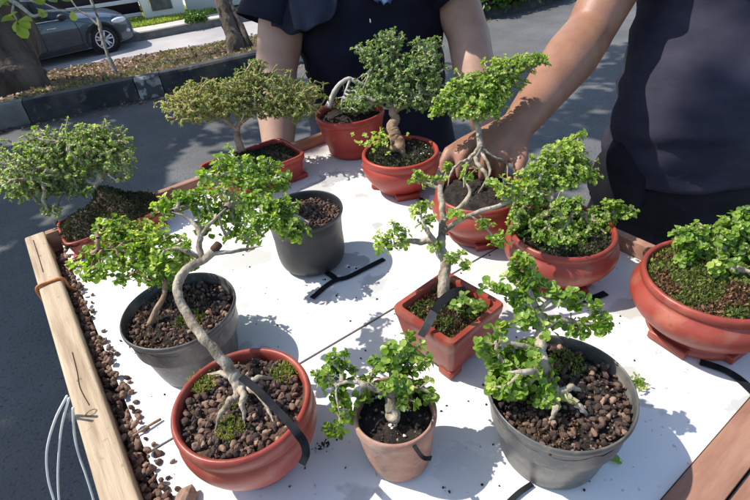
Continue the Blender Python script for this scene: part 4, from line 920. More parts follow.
# the woman behind the back corner
pw = empty('person', (.05, 1.40, 0), 'person in a loose navy dress with bare pale arms behind the table', 'person', 'people behind the table')
b = MB(); pel = np.array([.055, 1.42, .84]); chest = np.array([.045, 1.40, 1.18]); nk = np.array([.045, 1.41, 1.35]); hc = np.array([.045, 1.38, 1.50])
lean = np.array([0, -1., 0]); sid = np.array([-1., 0, 0]); A3 = np.array([sid, lean, UP])
ell(b, pel, (.165, .12, .13), A3); ell(b, (pel+chest)/2, (.14, .10, .19), A3); ell(b, chest, (.15, .11, .15), A3)
capsule(b, chest+UP*.08, .07, nk, .048); capsule(b, nk, .048, hc-UP*.05, .048)
sl = np.array([-.125, 1.39, 1.29]); sr = np.array([.215, 1.39, 1.29])
capsule(b, sl, .05, chest+UP*.08, .06); capsule(b, sr, .05, chest+UP*.08, .06)
eL = W(276, 72, 1.27); wL = W(279, 172, 1.235); eR = W(468, 34, 1.27); wR = W(484, 128, 1.22)
chain(b, [sl, eL*.6+sl*.4, eL], [.055, .058, .052]); chain(b, [eL, eL*.65+wL*.35, wL], [.053, .053, .030])
chain(b, [sr, eR*.6+sr*.4, eR], [.055, .058, .052]); chain(b, [eR, eR*.65+wR*.35, wR], [.053, .052, .030])
for w_, dx in ((wL, 1), (wR, -1)):
    k2 = [w_+np.array([dx*(.008*i-.004), -.025+.014*i-.02, -.075]) for i in range(4)]
    hand_mesh(b, w_, k2, [[k+np.array([dx*.006, 0, -.032]), k+np.array([dx*.014, 0, -.054]), k+np.array([dx*.024, 0, -.068])] for k in k2], [w_+np.array([0, -.02, -.03]), w_+np.array([dx*.012, -.045, -.055]), w_+np.array([dx*.018, -.055, -.08])])
for i in (-1, 1):
    hp = pel+sid*i*.085-UP*.06; kneep = np.array([hp[0], hp[1]-.01, .46]); an = np.array([kneep[0], kneep[1]+.03, .085])
    chain(b, [hp, kneep, an], [.085, .055, .038]); chain(b, [an-UP*.035, an+np.array([.0, -.13, -.05])], [.036, .03])
head(b, hc, lean, UP, -sid, .95)
remesh(b, 'body', M['skin_pale'], pw, .005, 6)
eyes_hair(pw, hc, lean, UP, -sid, .95, True)
st = [(np.array([.06, 1.42, .45]), .27, .19, sid, lean), (pel-UP*.14, .235, .17, sid, lean), (pel, .205, .15, sid, lean), (pel+UP*.15, .19, .14, sid, lean), (chest-UP*.03, .185, .14, sid, lean), (chest+UP*.08, .18, .12, sid, lean), (chest+UP*.14, .13, .09, sid, lean), (nk-UP*.02, .07, .065, sid, lean)]
b, _, _ = body_loft('dress', M['navy'], pw, st, .013, 2, fs=7)
for s0, e0, m3 in ((sl, eL, 1), (sr, eR, -1)):
    d = (e0-s0)/np.linalg.norm(e0-s0); tp = np.array([-.012*m3, 0, 0])
    b.tube([s0+UP*.012-d*.02, s0+d*.05, s0+d*.10+tp, s0+d*(.155 if m3 == 1 else .12)+tp*1.5], [.060, .070, .082, .092], 36, False)
o = b.build('dress', M['navy'], pw); md = o.modifiers.new('t', 'SOLIDIFY'); md.thickness = .003; md.offset = 1
def flap(name, pp, m, parent, th=.004):
    V = [W(*q) for q in pp]; n = len(V); V = V+[v+np.array([0, .0, 0])+F*th for v in V]
    b = MB(); b.add(V, [tuple(range(n)), tuple(range(2*n-1, n-1, -1))]+[(i, i+n, (i+1) % n+n, (i+1) % n) for i in range(n)]); return b.build(name, m, parent, False)
def drape(name, rows, m, parent, th=.004):
    """rows: list of rows of (px,py,D) forming a hanging cloth"""
    rr = [catmull([np.asarray(W(*q)) for q in r_], 6) for r_ in rows]; ncol = len(rr[0])
    cols = [catmull([r_[j] for r_ in rr], 6) for j in range(ncol)]; nr = len(cols[0])
    V = [cols[j][i]-F*.006*math.sin(j*1.1)*(i/nr) for i in range(nr) for j in range(ncol)]
    b = MB(); b.add(V, [(i*ncol+j, i*ncol+j+1, (i+1)*ncol+j+1, (i+1)*ncol+j) for i in range(nr-1) for j in range(ncol-1)])
    o = b.build(name, m, parent); md = o.modifiers.new('t', 'SOLIDIFY'); md.thickness = th; return o
drape('shawl', [[(240, -30, 1.28), (270, -34, 1.20), (300, -36, 1.15), (345, -38, 1.16)], [(246, 2, 1.25), (272, 6, 1.185), (300, 8, 1.14), (341, 4, 1.15)], [(256, 17, 1.23), (276, 27, 1.18), (298, 34, 1.14), (338, 12, 1.15)]], M['navy'], pw)
drape('scarf', [[(292, -30, 1.13), (315, -34, 1.125), (340, -34, 1.135)], [(290, 2, 1.125), (314, 4, 1.115), (338, 0, 1.13)], [(296, 31, 1.13), (312, 29, 1.12), (335, 15, 1.135)]], M['navy_blue'], pw)
drape('collar_tie', [[(368, -20, 1.13), (382, -20, 1.125), (395, -20, 1.13)], [(373, -3, 1.125), (384, -1, 1.12), (394, -4, 1.125)], [(379, 2, 1.125), (386, 4, 1.12), (391, 2, 1.125)]], M['blue_cloth'] if 'blue_cloth' in M else mat('blue_cloth', (.03, .06, .14), (.05, .09, .20), 20, .7), pw)
b = MB(); b.tube([W(370, 17, 1.145), W(370.5, 23, 1.145)], [.0012, .0022], 8); b.build('pendant', M['chrome'], pw)
for i in (-1, 1):
    an = np.array([pel[0]+sid[0]*i*.085, pel[1]+.02, .04]); b = MB(); ell(b, an+np.array([.0, -.06, 0]), (.042, .125, .038)); b.build('shoe', M['rubber'], pw)

# ------------------------------------------------------------------ street
def poly(pts, n=12):
    """evenly stepped polyline through the points, corners eased"""
    pts = [np.asarray(p, float) for p in pts]; out = []
    for i in range(len(pts)-1):
        for k in range(n): out.append(pts[i]+(pts[i+1]-pts[i])*k/n)
    out.append(pts[-1])
    for _ in range(6): out = [out[0]]+[(out[j-1]+2*out[j]+out[j+1])/4 for j in range(1, len(out)-1)]+[out[-1]]
    return out
def strip(name, A, Bq, za, zb, m, kind='structure', nx=60, ny=8, amp=0, lab=None, base=None):
    A = poly([np.array([x, y, za]) for x, y in A], 12); Bq = poly([np.array([x, y, zb]) for x, y in Bq], 12); n = len(A)
    V = []
    for j in range(ny+1):
        for i in range(n):
            q = A[i]*(1-j/ny)+Bq[i]*j/ny; 
            if amp: q = q+UP*amp*noise.noise(Vector(q*1.7))*math.sin(math.pi*j/ny)
            V.append(q)
    b = MB(); b.add(V, [(j*n+i, j*n+i+1, (j+1)*n+i+1, (j+1)*n+i) for j in range(ny) for i in range(n-1)])
    o = b.build(name, m); o['kind'] = kind; return o
ZF = -.55
K0 = [(-30, -5.2), (-8, 2.55), (-3.08, 4.27), (-1.77, 4.76), (1.63, 6.38), (6, 8.6), (30, 21)]
def shift(Pl, d):
    out = []
    for i, p in enumerate(Pl):
        a = np.array(Pl[max(i-1, 0)]); c_ = np.array(Pl[min(i+1, len(Pl)-1)]); t_ = (c_-a)/np.linalg.norm(c_-a); out.append((p[0]-t_[1]*d, p[1]+t_[0]*d))
    return out
K1 = shift(K0, .14)
FE = [(-30, 2.2), (-12, 6.6), (-5.58, 8.25), (-3.34, 8.80), (-2.09, 9.18), (6, 12.4), (30, 24.5)]
b = MB(); b.add([(-80, -60, 0), (80, -60, 0), (80, -20, 0), (-80, -20, 0)], [(0, 1, 2, 3)])
strip('road', [(-30, -25), (-8, -22), (-3, -20), (-1.7, -20), (1.6, -20), (6, -20), (30, -18)], shift(K0, .02), 0, 0, M['asphalt'], ny=2)
strip('median', K1, FE, .165, ZF+.02, M['earth'], ny=20, amp=.05)
strip('kerb', shift(FE, -.10), shift(FE, -.005), ZF+.065, ZF+.05, M['kerb_black'], ny=1)
b = MB(); b.add([(-300, -300, -.72), (300, -300, -.72), (300, 400, -.72), (-300, 400, -.72)], [(0, 1, 2, 3)]); b.build('ground', M['earth'], None, False)['kind'] = 'structure'
# kerb stones, alternately black, worn white and grey
kc = poly([np.array([x, y, 0.]) for x, y in K0], 40); kl = np.concatenate([[0], np.cumsum([np.linalg.norm(kc[i+1]-kc[i]) for i in range(len(kc)-1)])])
def kat(s):
    i = int(np.clip(np.searchsorted(kl, s)-1, 0, len(kc)-2)); f = (s-kl[i])/(kl[i+1]-kl[i]); return kc[i]*(1-f)+kc[i+1]*f, (kc[i+1]-kc[i])/np.linalg.norm(kc[i+1]-kc[i])
def near(x, y): return kl[int(np.argmin([np.hypot(q[0]-x, q[1]-y) for q in kc]))]
cuts = [near(*P(x, y, 0)[:2]) for x, y in ((30, 123), (139, 100), (168, 95))]
segs = [(cuts[0]-3.1, cuts[0]-1.15, 'kerb_black'), (cuts[0]-1.15, cuts[0], 'kerb_grey'), (cuts[0], cuts[1], 'kerb_black'), (cuts[1], cuts[2], 'kerb_white')]
s_ = cuts[2]; k = 0
while s_ < cuts[2]+16: L_ = 1.25 if k % 2 == 0 else .5; segs.append((s_, s_+L_, 'kerb_black' if k % 2 == 0 or s_ > cuts[2]+3 else 'kerb_white')); s_ += L_; k += 1
s_ = cuts[0]-3.1
while s_ > cuts[0]-14: segs.append((s_-1.2, s_, 'kerb_black' if k % 2 else 'kerb_grey')); s_ -= 1.2; k += 1
for mn in ('kerb_black', 'kerb_white', 'kerb_grey'):
    b = MB()
    for a, e_, m_ in segs:
        if m_ != mn: continue
        pr = []; ns = max(2, int((e_-a)/.15))
        for i in range(ns+1):
            q, t_ = kat(a+.004+(e_-a-.008)*i/ns); nr = np.array([-t_[1], t_[0], 0]); jj = .004*noise.noise(Vector(q*4))
            pr.append([q+nr*(-.0+jj)-UP*.02, q+nr*(.012+jj)+UP*.17, q+nr*(.03+jj)+UP*.188, q+nr*.125+UP*.19, q+nr*.145+UP*.17, q+nr*.15-UP*.02])
        V = [v for r_ in pr for v in r_]; n = 6
        b.add(V, [(i*n+k2, (i+1)*n+k2, (i+1)*n+k2+1, i*n+k2+1) for i in range(ns) for k2 in range(n-1)]+[(0, 1, 2, 3, 4, 5), tuple(ns*n+x for x in (5, 4, 3, 2, 1, 0))])
    b.build('kerb', M[mn], None, True, angle=40)['kind'] = 'structure'
FK = [(-30, 4.9), (-12, 8.6), (-6.5, 9.75), (-3.94, 10.05), (-2.96, 10.50), (6, 13.9), (30, 27)]
strip('road', shift(FE, -.02), FK, ZF, ZF, M['concrete_road'], ny=2)
FK2 = shift(FK, .12)
strip('kerb', FK, shift(FK, .01), ZF-.03, ZF+.13, M['kerb_grey'], ny=1); strip('kerb', shift(FK, .01), FK2, ZF+.13, ZF+.134, M['kerb_grey'], ny=1)
strip('pavement', FK2, shift(FK, .60), ZF+.132, ZF+.134, M['pavement'], ny=2)
strip('verge', shift(FK, .60), shift(FK, 1.95), ZF+.130, ZF+.14, M['verge'], ny=6, amp=.03)
strip('pavement', shift(FK, 1.95), shift(FK, 9.5), ZF+.136, ZF+.15, M['pavement'], ny=2)
# litter and grass
def on_median(n, a0=-9, a1=9, f0=0, f1=1):
    A = poly([np.array([x, y, .165]) for x, y in K1], 12); Bq = poly([np.array([x, y, ZF+.02]) for x, y in FE], 12); L_ = len(A); out = []
    while len(out) < n:
        i = rng.integers(0, L_-1); s = rng.random(); j = rng.uniform(f0, f1); q = (A[i]*(1-s)+A[i+1]*s)*(1-j)+(Bq[i]*(1-s)+Bq[i+1]*s)*j
        if a0 < q[0] < a1: out.append(q+UP*(.05*noise.noise(Vector(q*1.7))*math.sin(math.pi*j)+.008))
    return np.array(out)
p = on_median(9000, -7.5, 4); keep = (p[:, 0] < -2.6) | (rng.random(len(p)) < .5); p = p[keep]; n = len(p)
v, f, tt = leaves(p, rng.normal(size=(n, 3))*np.array([1, 1, .25]), UP+rng.normal(size=(n, 3))*.45, rng.uniform(.025, .065, n), np.clip(rng.normal(size=n)*.22+.5, 0, 1), .35)
tag(meshobj('leaf_litter', npmesh('leaf_litter', v, f, M['litter'], tt)), 'dry brown fallen leaves covering the median between the kerb and the far road', 'fallen leaves', kind='stuff')
p = on_median(16000, -6, 5); w_ = np.array([noise.noise(Vector(q*1.3)) for q in p])+.22*(p[:, 0]+2.9); p = p[w_ > 0]; n = len(p)
v, f, tt = leaves(p, UP+rng.normal(size=(n, 3))*.5, rng.normal(size=(n, 3)), rng.uniform(.014, .036, n), np.clip(rng.normal(size=n)*.25+.5, 0, 1), .15, .6)
tag(meshobj('ground_cover', npmesh('ground_cover', v, f, M['grass_dry'], tt)), 'patchy dry green ground cover on the shaded median', 'ground cover', kind='stuff')
fa = poly([np.array([x, y, ZF+.14]) for x, y in shift(FK, .60)], 12); fb = poly([np.array([x, y, ZF+.15]) for x, y in shift(FK, 1.92)], 12); out = []
while len(out) < 20000:
    i = rng.integers(0, len(fa)-1); s = rng.random(); j = rng.random(); q = (fa[i]*(1-s)+fa[i+1]*s)*(1-j)+(fb[i]*(1-s)+fb[i+1]*s)*j
    if -8 < q[0] < 3 and not (q[0] > P(199, 25, ZF+.15)[0]): out.append(q)
p = np.array(out); n = len(p)
v, f, tt = leaves(p, UP+rng.normal(size=(n, 3))*.4, rng.normal(size=(n, 3)), rng.uniform(.03, .07, n), np.clip(rng.normal(size=n)*.2+.55, 0, 1), .1, .22)
tag(meshobj('grass', npmesh('grass', v, f, M['grass'], tt)), 'bright sunlit grass on the far verge behind the car', 'grass', kind='stuff')
# litter in the gutter
n = 420; p = np.array([kat(near(-2.4, 4.5)+rng.uniform(-2.5, 4.5))[0] for _ in range(n)]) + np.array([.02, -.06, .006])+rng.normal(size=(n, 3))*np.array([.04, .04, .001])
v, f, tt = leaves(p, rng.normal(size=(n, 3))*np.array([1, 1, .1]), UP+rng.normal(size=(n, 3))*.3, rng.uniform(.015, .045, n), np.clip(rng.normal(size=n)*.2+.4, 0, 1), .3)
tag(meshobj('leaf_litter', npmesh('leaf_litter', v, f, M['litter'], tt)), 'thin line of dry leaf scraps in the gutter at the foot of the black kerb', 'fallen leaves', kind='stuff')

# far house: wall, gate and pillar
wl = P(146, 19, ZF+.15); wr_ = P(177, 16, ZF+.15); wd = np.array([.955, .297, 0]); wn = np.array([-.297, .955, 0])
def along(px, py): q = P(px, py, ZF+.15); return float((q-wl) @ wd)
pil = empty('gate_pillar', wl+wd*.4, 'white rendered gate pillar with a grey inset panel between the dark gate and the pale wall', 'pillar')
b = MB(); b.box(wl+wd*.40+UP*.65, (.80, .36, 1.3), wd, wn); b.build('column', M['plaster'], pil, bevel=.01)
b = MB(); b.box(wl+wd*.38+UP*.62-wn*.19, (.40, .03, .94), wd, wn); b.build('panel', M['kerb_grey'], pil, bevel=.005)
b = MB(); b.box(wl+wd*.40+UP*1.35, (.92, .48, .10), wd, wn); b.build('capstone', M['plaster_grey'], pil, bevel=.01)
gt = empty('gate', wl-wd*1.6, 'dark slatted sliding gate with pale horizontal rails behind the parked car', 'gate')
b = MB(); b.box(wl-wd*2.4+UP*.6+wn*.10, (4.7, .05, 1.1), wd, wn); b.build('gate_panel', M['gate_dark'], gt)
for z_ in (.10, .36, .62, .88, 1.12): b = MB(); b.box(wl-wd*2.4+UP*z_+wn*.05, (4.7, .04, .07), wd, wn); b.build('rail', M['gate_rail'], gt, bevel=.004)
wa = empty('boundary_wall', wl+wd*3, 'long pale grey boundary wall right of the gate pillar on the far side of the street', 'wall')
b = MB(); b.box(wl+wd*5.7+UP*.5+wn*.05, (9.7, .2, 1.0), wd, wn); b.build('wall_face', M['plaster_grey'], wa, bevel=.01)
b = MB(); b.box(wl+wd*5.7+UP*1.04+wn*.05, (9.7, .28, .08), wd, wn); b.build('coping', M['plaster'], wa, bevel=.01)
wa = empty('boundary_wall', wl-wd*7, 'pale boundary wall left of the dark gate behind the car', 'wall')
b = MB(); b.box(wl-wd*7.8+UP*.5+wn*.05, (5.9, .2, 1.0), wd, wn); b.build('wall_face', M['plaster_grey'], wa, bevel=.01)
hs_ = empty('house', wl+wn*6, 'plain single storey house set back behind the gate', 'house')
hc_ = wl+wn*7; b = MB(); b.box(hc_+UP*1.6, (13, 5, 3.2), wd, wn); b.build('wall', M['plaster'], hs_)
b = MB(); V = [hc_+wd*sx*7+wn*sy*3+UP*3.2 for sx, sy in ((-1, -1), (1, -1), (1, 1), (-1, 1))]+[hc_+wd*sx*5+UP*4.7 for sx in (-1, 1)]; b.add(V, [(0, 1, 5, 4), (2, 3, 4, 5), (1, 2, 5), (3, 0, 4), (3, 2, 1, 0)]); b.build('roof', M['pot_clay'], hs_, False)
for i in (-1, 1):
    b = MB(); b.box(hc_+wd*i*3-wn*2.52+UP*1.6, (1.6, .06, 1.2), wd, wn); w0 = b.build('window', M['plaster_grey'], hs_); b = MB(); b.box(hc_+wd*i*3-wn*2.56+UP*1.6, (1.4, .03, 1.0), wd, wn); b.build('pane', M['glass'], w0)
# low shrubs: at the end of the verge, and top right beyond the road
def shrub(c, r, n, m, lab, hgt=.8, size=.05):
    t_ = empty('shrub', c, lab, 'shrub')
    d = rng.normal(size=(n, 3)); d /= np.linalg.norm(d, axis=1, keepdims=True); d[:, 2] = np.abs(d[:, 2])*hgt
    rr = r*rng.random(n)**.4*np.array([1+.4*noise.noise(Vector(q)*2+Vector(c)) for q in d]); p_ = np.asarray(c)+d*rr[:, None]
    v, f, tt_ = leaves(p_, d+rng.normal(size=(n, 3))*.6, UP+rng.normal(size=(n, 3))*.6, rng.uniform(.6, 1.3, n)*size, np.clip(rng.normal(size=n)*.2+.45, 0, 1))
    meshobj('foliage', npmesh('foliage', v, f, m, tt_), t_)
    b = MB()
    for k in range(7): e_ = p_[k*13]; b.tube(catmull([np.asarray(c)-UP*.02, (np.asarray(c)+e_)/2+UP*.03, e_], 4), [.014]*5+[.01]*3+[.006], 6)
    b.build('stem', M['bark_tree'], t_)
shrub(P(196, 21, ZF+.13), .22, 500, M['leaf_tree'], 'small dark shrub at the right end of the sunny verge')
shrub(P(140, 12, ZF+.13)+wn*-.3, .26, 500, M['grass_dry'], 'greyish clump of plants at the foot of the gate pillar')
for i, (x, y, r_) in enumerate(((492, 3, .30), (512, -2, .34), (535, -8, .36), (470, 2, .3))):
    shrub(P(x, y, .12), r_, 700, M['leaf_tree'], ['dark shrub on the far kerb just right of the woman\'s bare arm', 'dark shrub on the far kerb between two others, above the man\'s elbow', 'dark shrub on the far kerb nearest the man\'s shoulder', 'dark shrub hidden mostly behind the woman\'s bare arm'][i], .9, .07)

# ------------------------------------------------------------------ trees
def tree(name, loc, lab): return empty(name, loc, lab, 'tree')
SZ = tosun/np.linalg.norm(tosun)
def shaded_points(n, zlo, zhi, x0, x1, y0, y1, rg):
    out = []
    cl = rg.uniform(0, 1, (150, 2))
    while len(out) < n:
        m_ = n
        c0 = np.stack([rg.uniform(x0, x1, m_), rg.uniform(y0, y1, m_), np.zeros(m_)], 1)
        ker = np.array([noise.noise(Vector((q[0]*3.1, q[1]*3.1, 4.2)))+.8*noise.noise(Vector((q[0]*8.5, q[1]*8.5, 9))) for q in c0])
        c0 = c0[(ker > .13) | ((c0[:, 0] < .2) & (c0[:, 1] < 2.0) & (ker > -.25))]
        z_ = rg.uniform(zlo, zhi, len(c0)); L_ = c0+SZ*(z_/SZ[2])[:, None]
        Q = L_-SZ*((L_[:, 2]-1.0)/SZ[2])[:, None]; u_ = Q @ E1; v_ = Q @ E2
        lit = (u_ > -.25) & (u_ < 1.2) & (v_ > -.5) & (v_ < .70)
        lit &= ~((u_ > .62) & (v_ > .40))
        lit |= (Q[:, 0] > .18) & (Q[:, 0] < .5) & (Q[:, 1] < 1.0) & (Q[:, 1] > .6)
        out += list(L_[~lit])
    return np.array(out[:n])
rg = np.random.default_rng(5)
LP = shaded_points(25000, 3.3, 5.6, -4.3, 3.6, .1, 4.75, rg)
fac = rg.random(len(LP))
# thin out towards the left kerb so that the road there is dappled
tb1 = P(14, 82, .1); tb2 = P(236, 46, .1)
side1 = LP[:, 0] < -2.8
t1 = tree('shade_tree', tb1, 'thick leaning brown tree trunk at the left edge in front of the parked car')
b = MB(); top1 = tb1+np.array([-.5, -.6, 3.2])
b.tube(catmull([tb1-UP*.15, W(14, 80, dep(tb1)), W(2, 50, dep(tb1)-.05), W(-8, 10, dep(tb1)-.1), top1], 7), [.36]*4+[.31]*5+[.285]*6+[.27]*7+[.24]*7, 26, True, .12)
for k in range(7):
    e_ = LP[side1][k*len(LP[side1])//8]; b.tube(catmull([top1-UP*.2, (top1+e_)/2+UP*.3, e_], 6), [.15]*5+[.09]*5+[.03]*3, 8)
b.build('trunk', M['bark_tree'], t1)
def crown(Lp, parent, size=.11):
    n = len(Lp); v, f, tt_ = leaves(Lp, rg.normal(size=(n, 3))-UP*.2, UP+rg.normal(size=(n, 3))*.6, rg.uniform(.7, 1.3, n)*size, np.clip(rg.normal(size=n)*.2+.45, 0, 1), .2)
    meshobj('crown', npmesh('crown', v, f, M['leaf_tree'], tt_), parent)
crown(LP[side1], t1)
# a low leafy twig hanging in front of the trunk
b = MB(); ch = catmull([W(-40, -60, 3.5), W(-5, -10, 3.5), W(14, 2, 3.5), W(24, 9, 3.5), W(34, 16, 3.5), W(48, 11, 3.5), W(70, 10, 3.5), W(76, 8, 3.5)], 6); b.tube(ch, [.018-.0003*i for i in range(len(ch))], 8, True, .3); b.tube([W(14, 2, 3.5), W(12, 12, 3.5), W(17, 20, 3.5)], [.008, .007, .005], 8)
b.build('branch', M['bark_white'], t1)
pp = [(17, 20, -14, 1, 15), (17, 20, -2, 12, 12), (17, 22, 16, -3, 15), (16, 24, 11, 14, 16), (18, 22, 15, 6, 13), (36, 8, 5, 3, 11), (38, 10, 7, 7, 9), (72, 10, 1, 8, 10), (60, -2, 12, 3, 12), (48, 0, 9, 2, 12), (10, 6, -12, -4, 14), (18, 12, -12, 3, 12), (30, -2, 8, 2, 14), (8, 0, -10, 5, 13)]
ps = np.array([W(x, y, 3.48) for x, y, *_ in pp]); ax = np.array([R*dx-U*dy+F*rg.normal()*3 for _, _, dx, dy, _ in pp]); sz = np.array([s_*3.48/FPX for *_, s_ in pp])
v, f, tt = leaves(ps, ax, UP*.6-F*.8+rg.normal(size=(len(pp), 3))*.3, sz, np.clip(rg.normal(size=len(pp))*.2+.6, 0, 1), .25, .9)
meshobj('low_leaves', npmesh('low_leaves', v, f, M['leaf_lime'], tt), t1)
t2 = tree('shade_tree', tb2, 'slender dark tree with a second thin stem leaning against it behind the woman\'s shoulder')
D2 = dep(tb2); b = MB(); top2 = tb2+np.array([-.6, -.9, 3.1])
b.tube(catmull([tb2-UP*.15, W(236, 45, D2), W(230, 25, D2), W(222, 0, D2), W(214, -25, D2), top2], 6), [.13]*4+[.10]*5+[.085]*6+[.08]*7+[.07]*9, 16, True, .3)
b.tube(catmull([W(249, 44, D2)-UP*.1, W(247, 40, D2), W(239, 22, D2), W(229, 2, D2), W(222, -20, D2)], 5), [.045]*5+[.035]*16, 10, True, .3)
for k in range(8):
    e_ = LP[~side1][k*len(LP[~side1])//9]; b.tube(catmull([top2-UP*.2, (top2+e_)/2+UP*.3, e_], 6), [.06]*5+[.04]*5+[.02]*3, 8)
b.build('trunk', M['bark_tree'], t2); crown(LP[~side1], t2)
# sapling
tb3 = P(116, 70, .08); D3 = dep(tb3); t3 = tree('sapling', tb3, 'thin crooked bare sapling leaning in front of the car\'s front wheel')
b = MB(); b.tube(catmull([tb3-UP*.05, W(110, 60, D3), W(103, 41, D3), W(99, 23, D3), W(92, 2, D3), W(84, -20, D3), W(80, -60, D3)], 6), [.022]*7+[.019]*12+[.015]*18, 8, True, .5)
b.tube(catmull([W(99, 26, D3), W(88, 16, D3), W(78, 9, D3), W(66, -8, D3)], 5), [.012]*6+[.009]*10, 6, True, .4); b.build('trunk', M['bark_pale'] if False else M['bark_sapling'] if 'bark_sapling' in M else mat('bark_sapling', (.10, .085, .075), (.30, .27, .24), 20, .85, .6, 60, dist=.004), t3)
q = W(80, -60, D3); n = 260; pp = q+rg.normal(size=(n, 3))*.28+UP*.2; v, f, tt = leaves(pp, rg.normal(size=(n, 3)), UP+rg.normal(size=(n, 3))*.5, rg.uniform(.06, .11, n), np.clip(rg.normal(size=n)*.2+.5, 0, 1)); meshobj('crown', npmesh('crown', v, f, M['leaf_lime'], tt), t3)

# ------------------------------------------------------------------ parked car
fw_c = P(110, 53, ZF); rw_c = P(-4, 79, ZF)
cx = (fw_c-rw_c); WB = np.linalg.norm(cx); cx /= WB; cy = np.array([-cx[1], cx[0], 0])    # cy points away from the camera
S = WB/2.62
print('car wheelbase', WB, S)
car = empty('parked_car', (fw_c+rw_c)/2, 'dark grey blue hatchback parked at the far kerb, its front wheel showing silver spokes', 'car')
org = rw_c.copy(); 
def C3(x, y, z): return org + cx*x*S + cy*y*S + UP*z*S        # x forward from the rear axle, y across from the near side, z up
HW = .88
# stations: x, z_sill, z_belt, z_top (bonnet / tail), half width
ST = [(-.80, .42, .80, .84, .74), (-.76, .30, .88, .95, .82), (-.5, .24, .95, 1.02, .86), (0, .22, .97, 1.05, HW), (.5, .22, .96, 1.04, HW), (1.0, .22, .95, 1.02, HW), (1.5, .22, .94, 1.01, HW), (1.9, .22, .93, 1.00, HW), (2.2, .22, .91, 1.01, .875), (2.6, .22, .86, .97, .865), (2.95, .22, .80, .91, .84), (3.22, .24, .73, .83, .78), (3.38, .28, .64, .72, .68), (3.43, .36, .58, .62, .60)]
arr = catmull([np.array(s_) for s_ in ST], 5); prof_n = 13; V = []
for x, zs, zb_, zt, hw in arr:
    for a in ((1, 0, -.02), (.995, 0, .0), (1.0, .1, 0), (1.005, .35, 0), (1.0, .60, 0), (.985, .85, 0), (.955, 1.0, 0)):
        V.append(C3(x, HW-hw*a[0], zs+(zb_-zs)*a[1]+a[2]))
    for a in (.80, .45, 0, -.45, -.80):
        V.append(C3(x, HW-hw*a, zb_+(zt-zb_)*(1-abs(a)**3)))
    for a in ((.955, 1.0), (.985, .85), (1.0, .60), (1.005, .35), (1.0, .1), (.995, 0)):
        V.append(C3(x, HW+hw*a[0], zs+(zb_-zs)*a[1]))
m_ = len(arr); n = len(V)//m_
b = MB(); b.add(V, [(i*n+k, (i+1)*n+k, (i+1)*n+(k+1) % n, i*n+(k+1) % n) for i in range(m_-1) for k in range(n)]+[tuple(range(n-1, -1, -1)), tuple((m_-1)*n+k for k in range(n))])
b.build('body', M['paint'], car, angle=50)
# greenhouse glass and roof
GH = [(-.55, .98, 1.10, .74), (-.35, 1.0, 1.34, .72), (0, 1.02, 1.46, .71), (.6, 1.0, 1.50, .71), (1.1, .99, 1.48, .70), (1.5, .99, 1.38, .70), (1.95, .99, 1.12, .72), (2.2, .98, 1.0, .74)]
ga = catmull([np.array(s_) for s_ in GH], 4); V = []
for x, z0, z1, hw in ga:
    for a, zz_ in ((1.12, 0), (1.0, .8), (.9, .97), (.4, 1.0), (-.4, 1.0), (-.9, .97), (-1.0, .8), (-1.12, 0)): V.append(C3(x, HW-hw*a, z0-.05+(z1-z0+.05)*zz_))
n = 8; m_ = len(ga); b = MB(); b.add(V, [(i*n+k, (i+1)*n+k, (i+1)*n+k+1, i*n+k+1) for i in range(m_-1) for k in (0, 1, 5, 6)]); b.build('window_glass', M['glass'], car)
b = MB(); b.add(V, [(i*n+k, (i+1)*n+k, (i+1)*n+k+1, i*n+k+1) for i in range(m_-6) for k in (2, 3, 4)]); b.build('roof', M['paint'], car)
b = MB(); b.add(V, [(i*n+k, (i+1)*n+k, (i+1)*n+k+1, i*n+k+1) for i in range(m_-6, m_-1) for k in (2, 3, 4)]); b.build('windscreen', M['glass'], car)
for x0, x1 in ((.5, .58), (1.42, 1.52)):
    b = MB(); b.add([C3(x0, HW-.715*1.12-.004, .97), C3(x1, HW-.715*1.12-.004, .97), C3(x1+(-.12 if x1 > 1 else 0), HW-.72, 1.42), C3(x0+(-.12 if x1 > 1 else 0), HW-.72, 1.42)], [(0, 1, 2, 3)]); b.build('window_pillar', M['trim'], car, False)
b = MB(); b.tube([C3(-.6, HW-.845, .985), C3(0, -.002+HW-.865, .995), C3(.8, HW-.866, .985), C3(1.9, HW-.862, .96)], .010*S, 6); b.build('window_trim', M['chrome'], car)
# sill cladding, door gaps, handles
b = MB(); b.box(C3(1.30, -.006, .27), (1.75*S, .03*S, .12*S), cx, cy); b.build('sill', M['trim'], car, bevel=.006)
for xg in (.42, 1.28, 2.12):
    b = MB(); b.tube([C3(xg, -.006, .34), C3(xg+.02, -.008, .62), C3(xg-.02, .010, .93)], .006*S, 5); b.build('door_gap', M['trim'], car)
for xg in (.62, 1.46):
    b = MB(); b.tube(catmull([C3(xg, -.012, .80), C3(xg+.04, -.035, .805), C3(xg+.16, -.035, .805), C3(xg+.20, -.012, .80)], 4), .014*S, 8); b.build('door_handle', M['chrome'], car)
b = MB(); ell(b, C3(1.86, -.10, 1.02), (.11*S, .07*S, .075*S), np.array([cx, cy, UP])); mo = b.build('mirror', M['trim'], car); b = MB(); b.tube([C3(1.88, -.04, .98), C3(1.90, .03, .97)], .02*S, 8); b.build('bracket', M['trim'], mo)
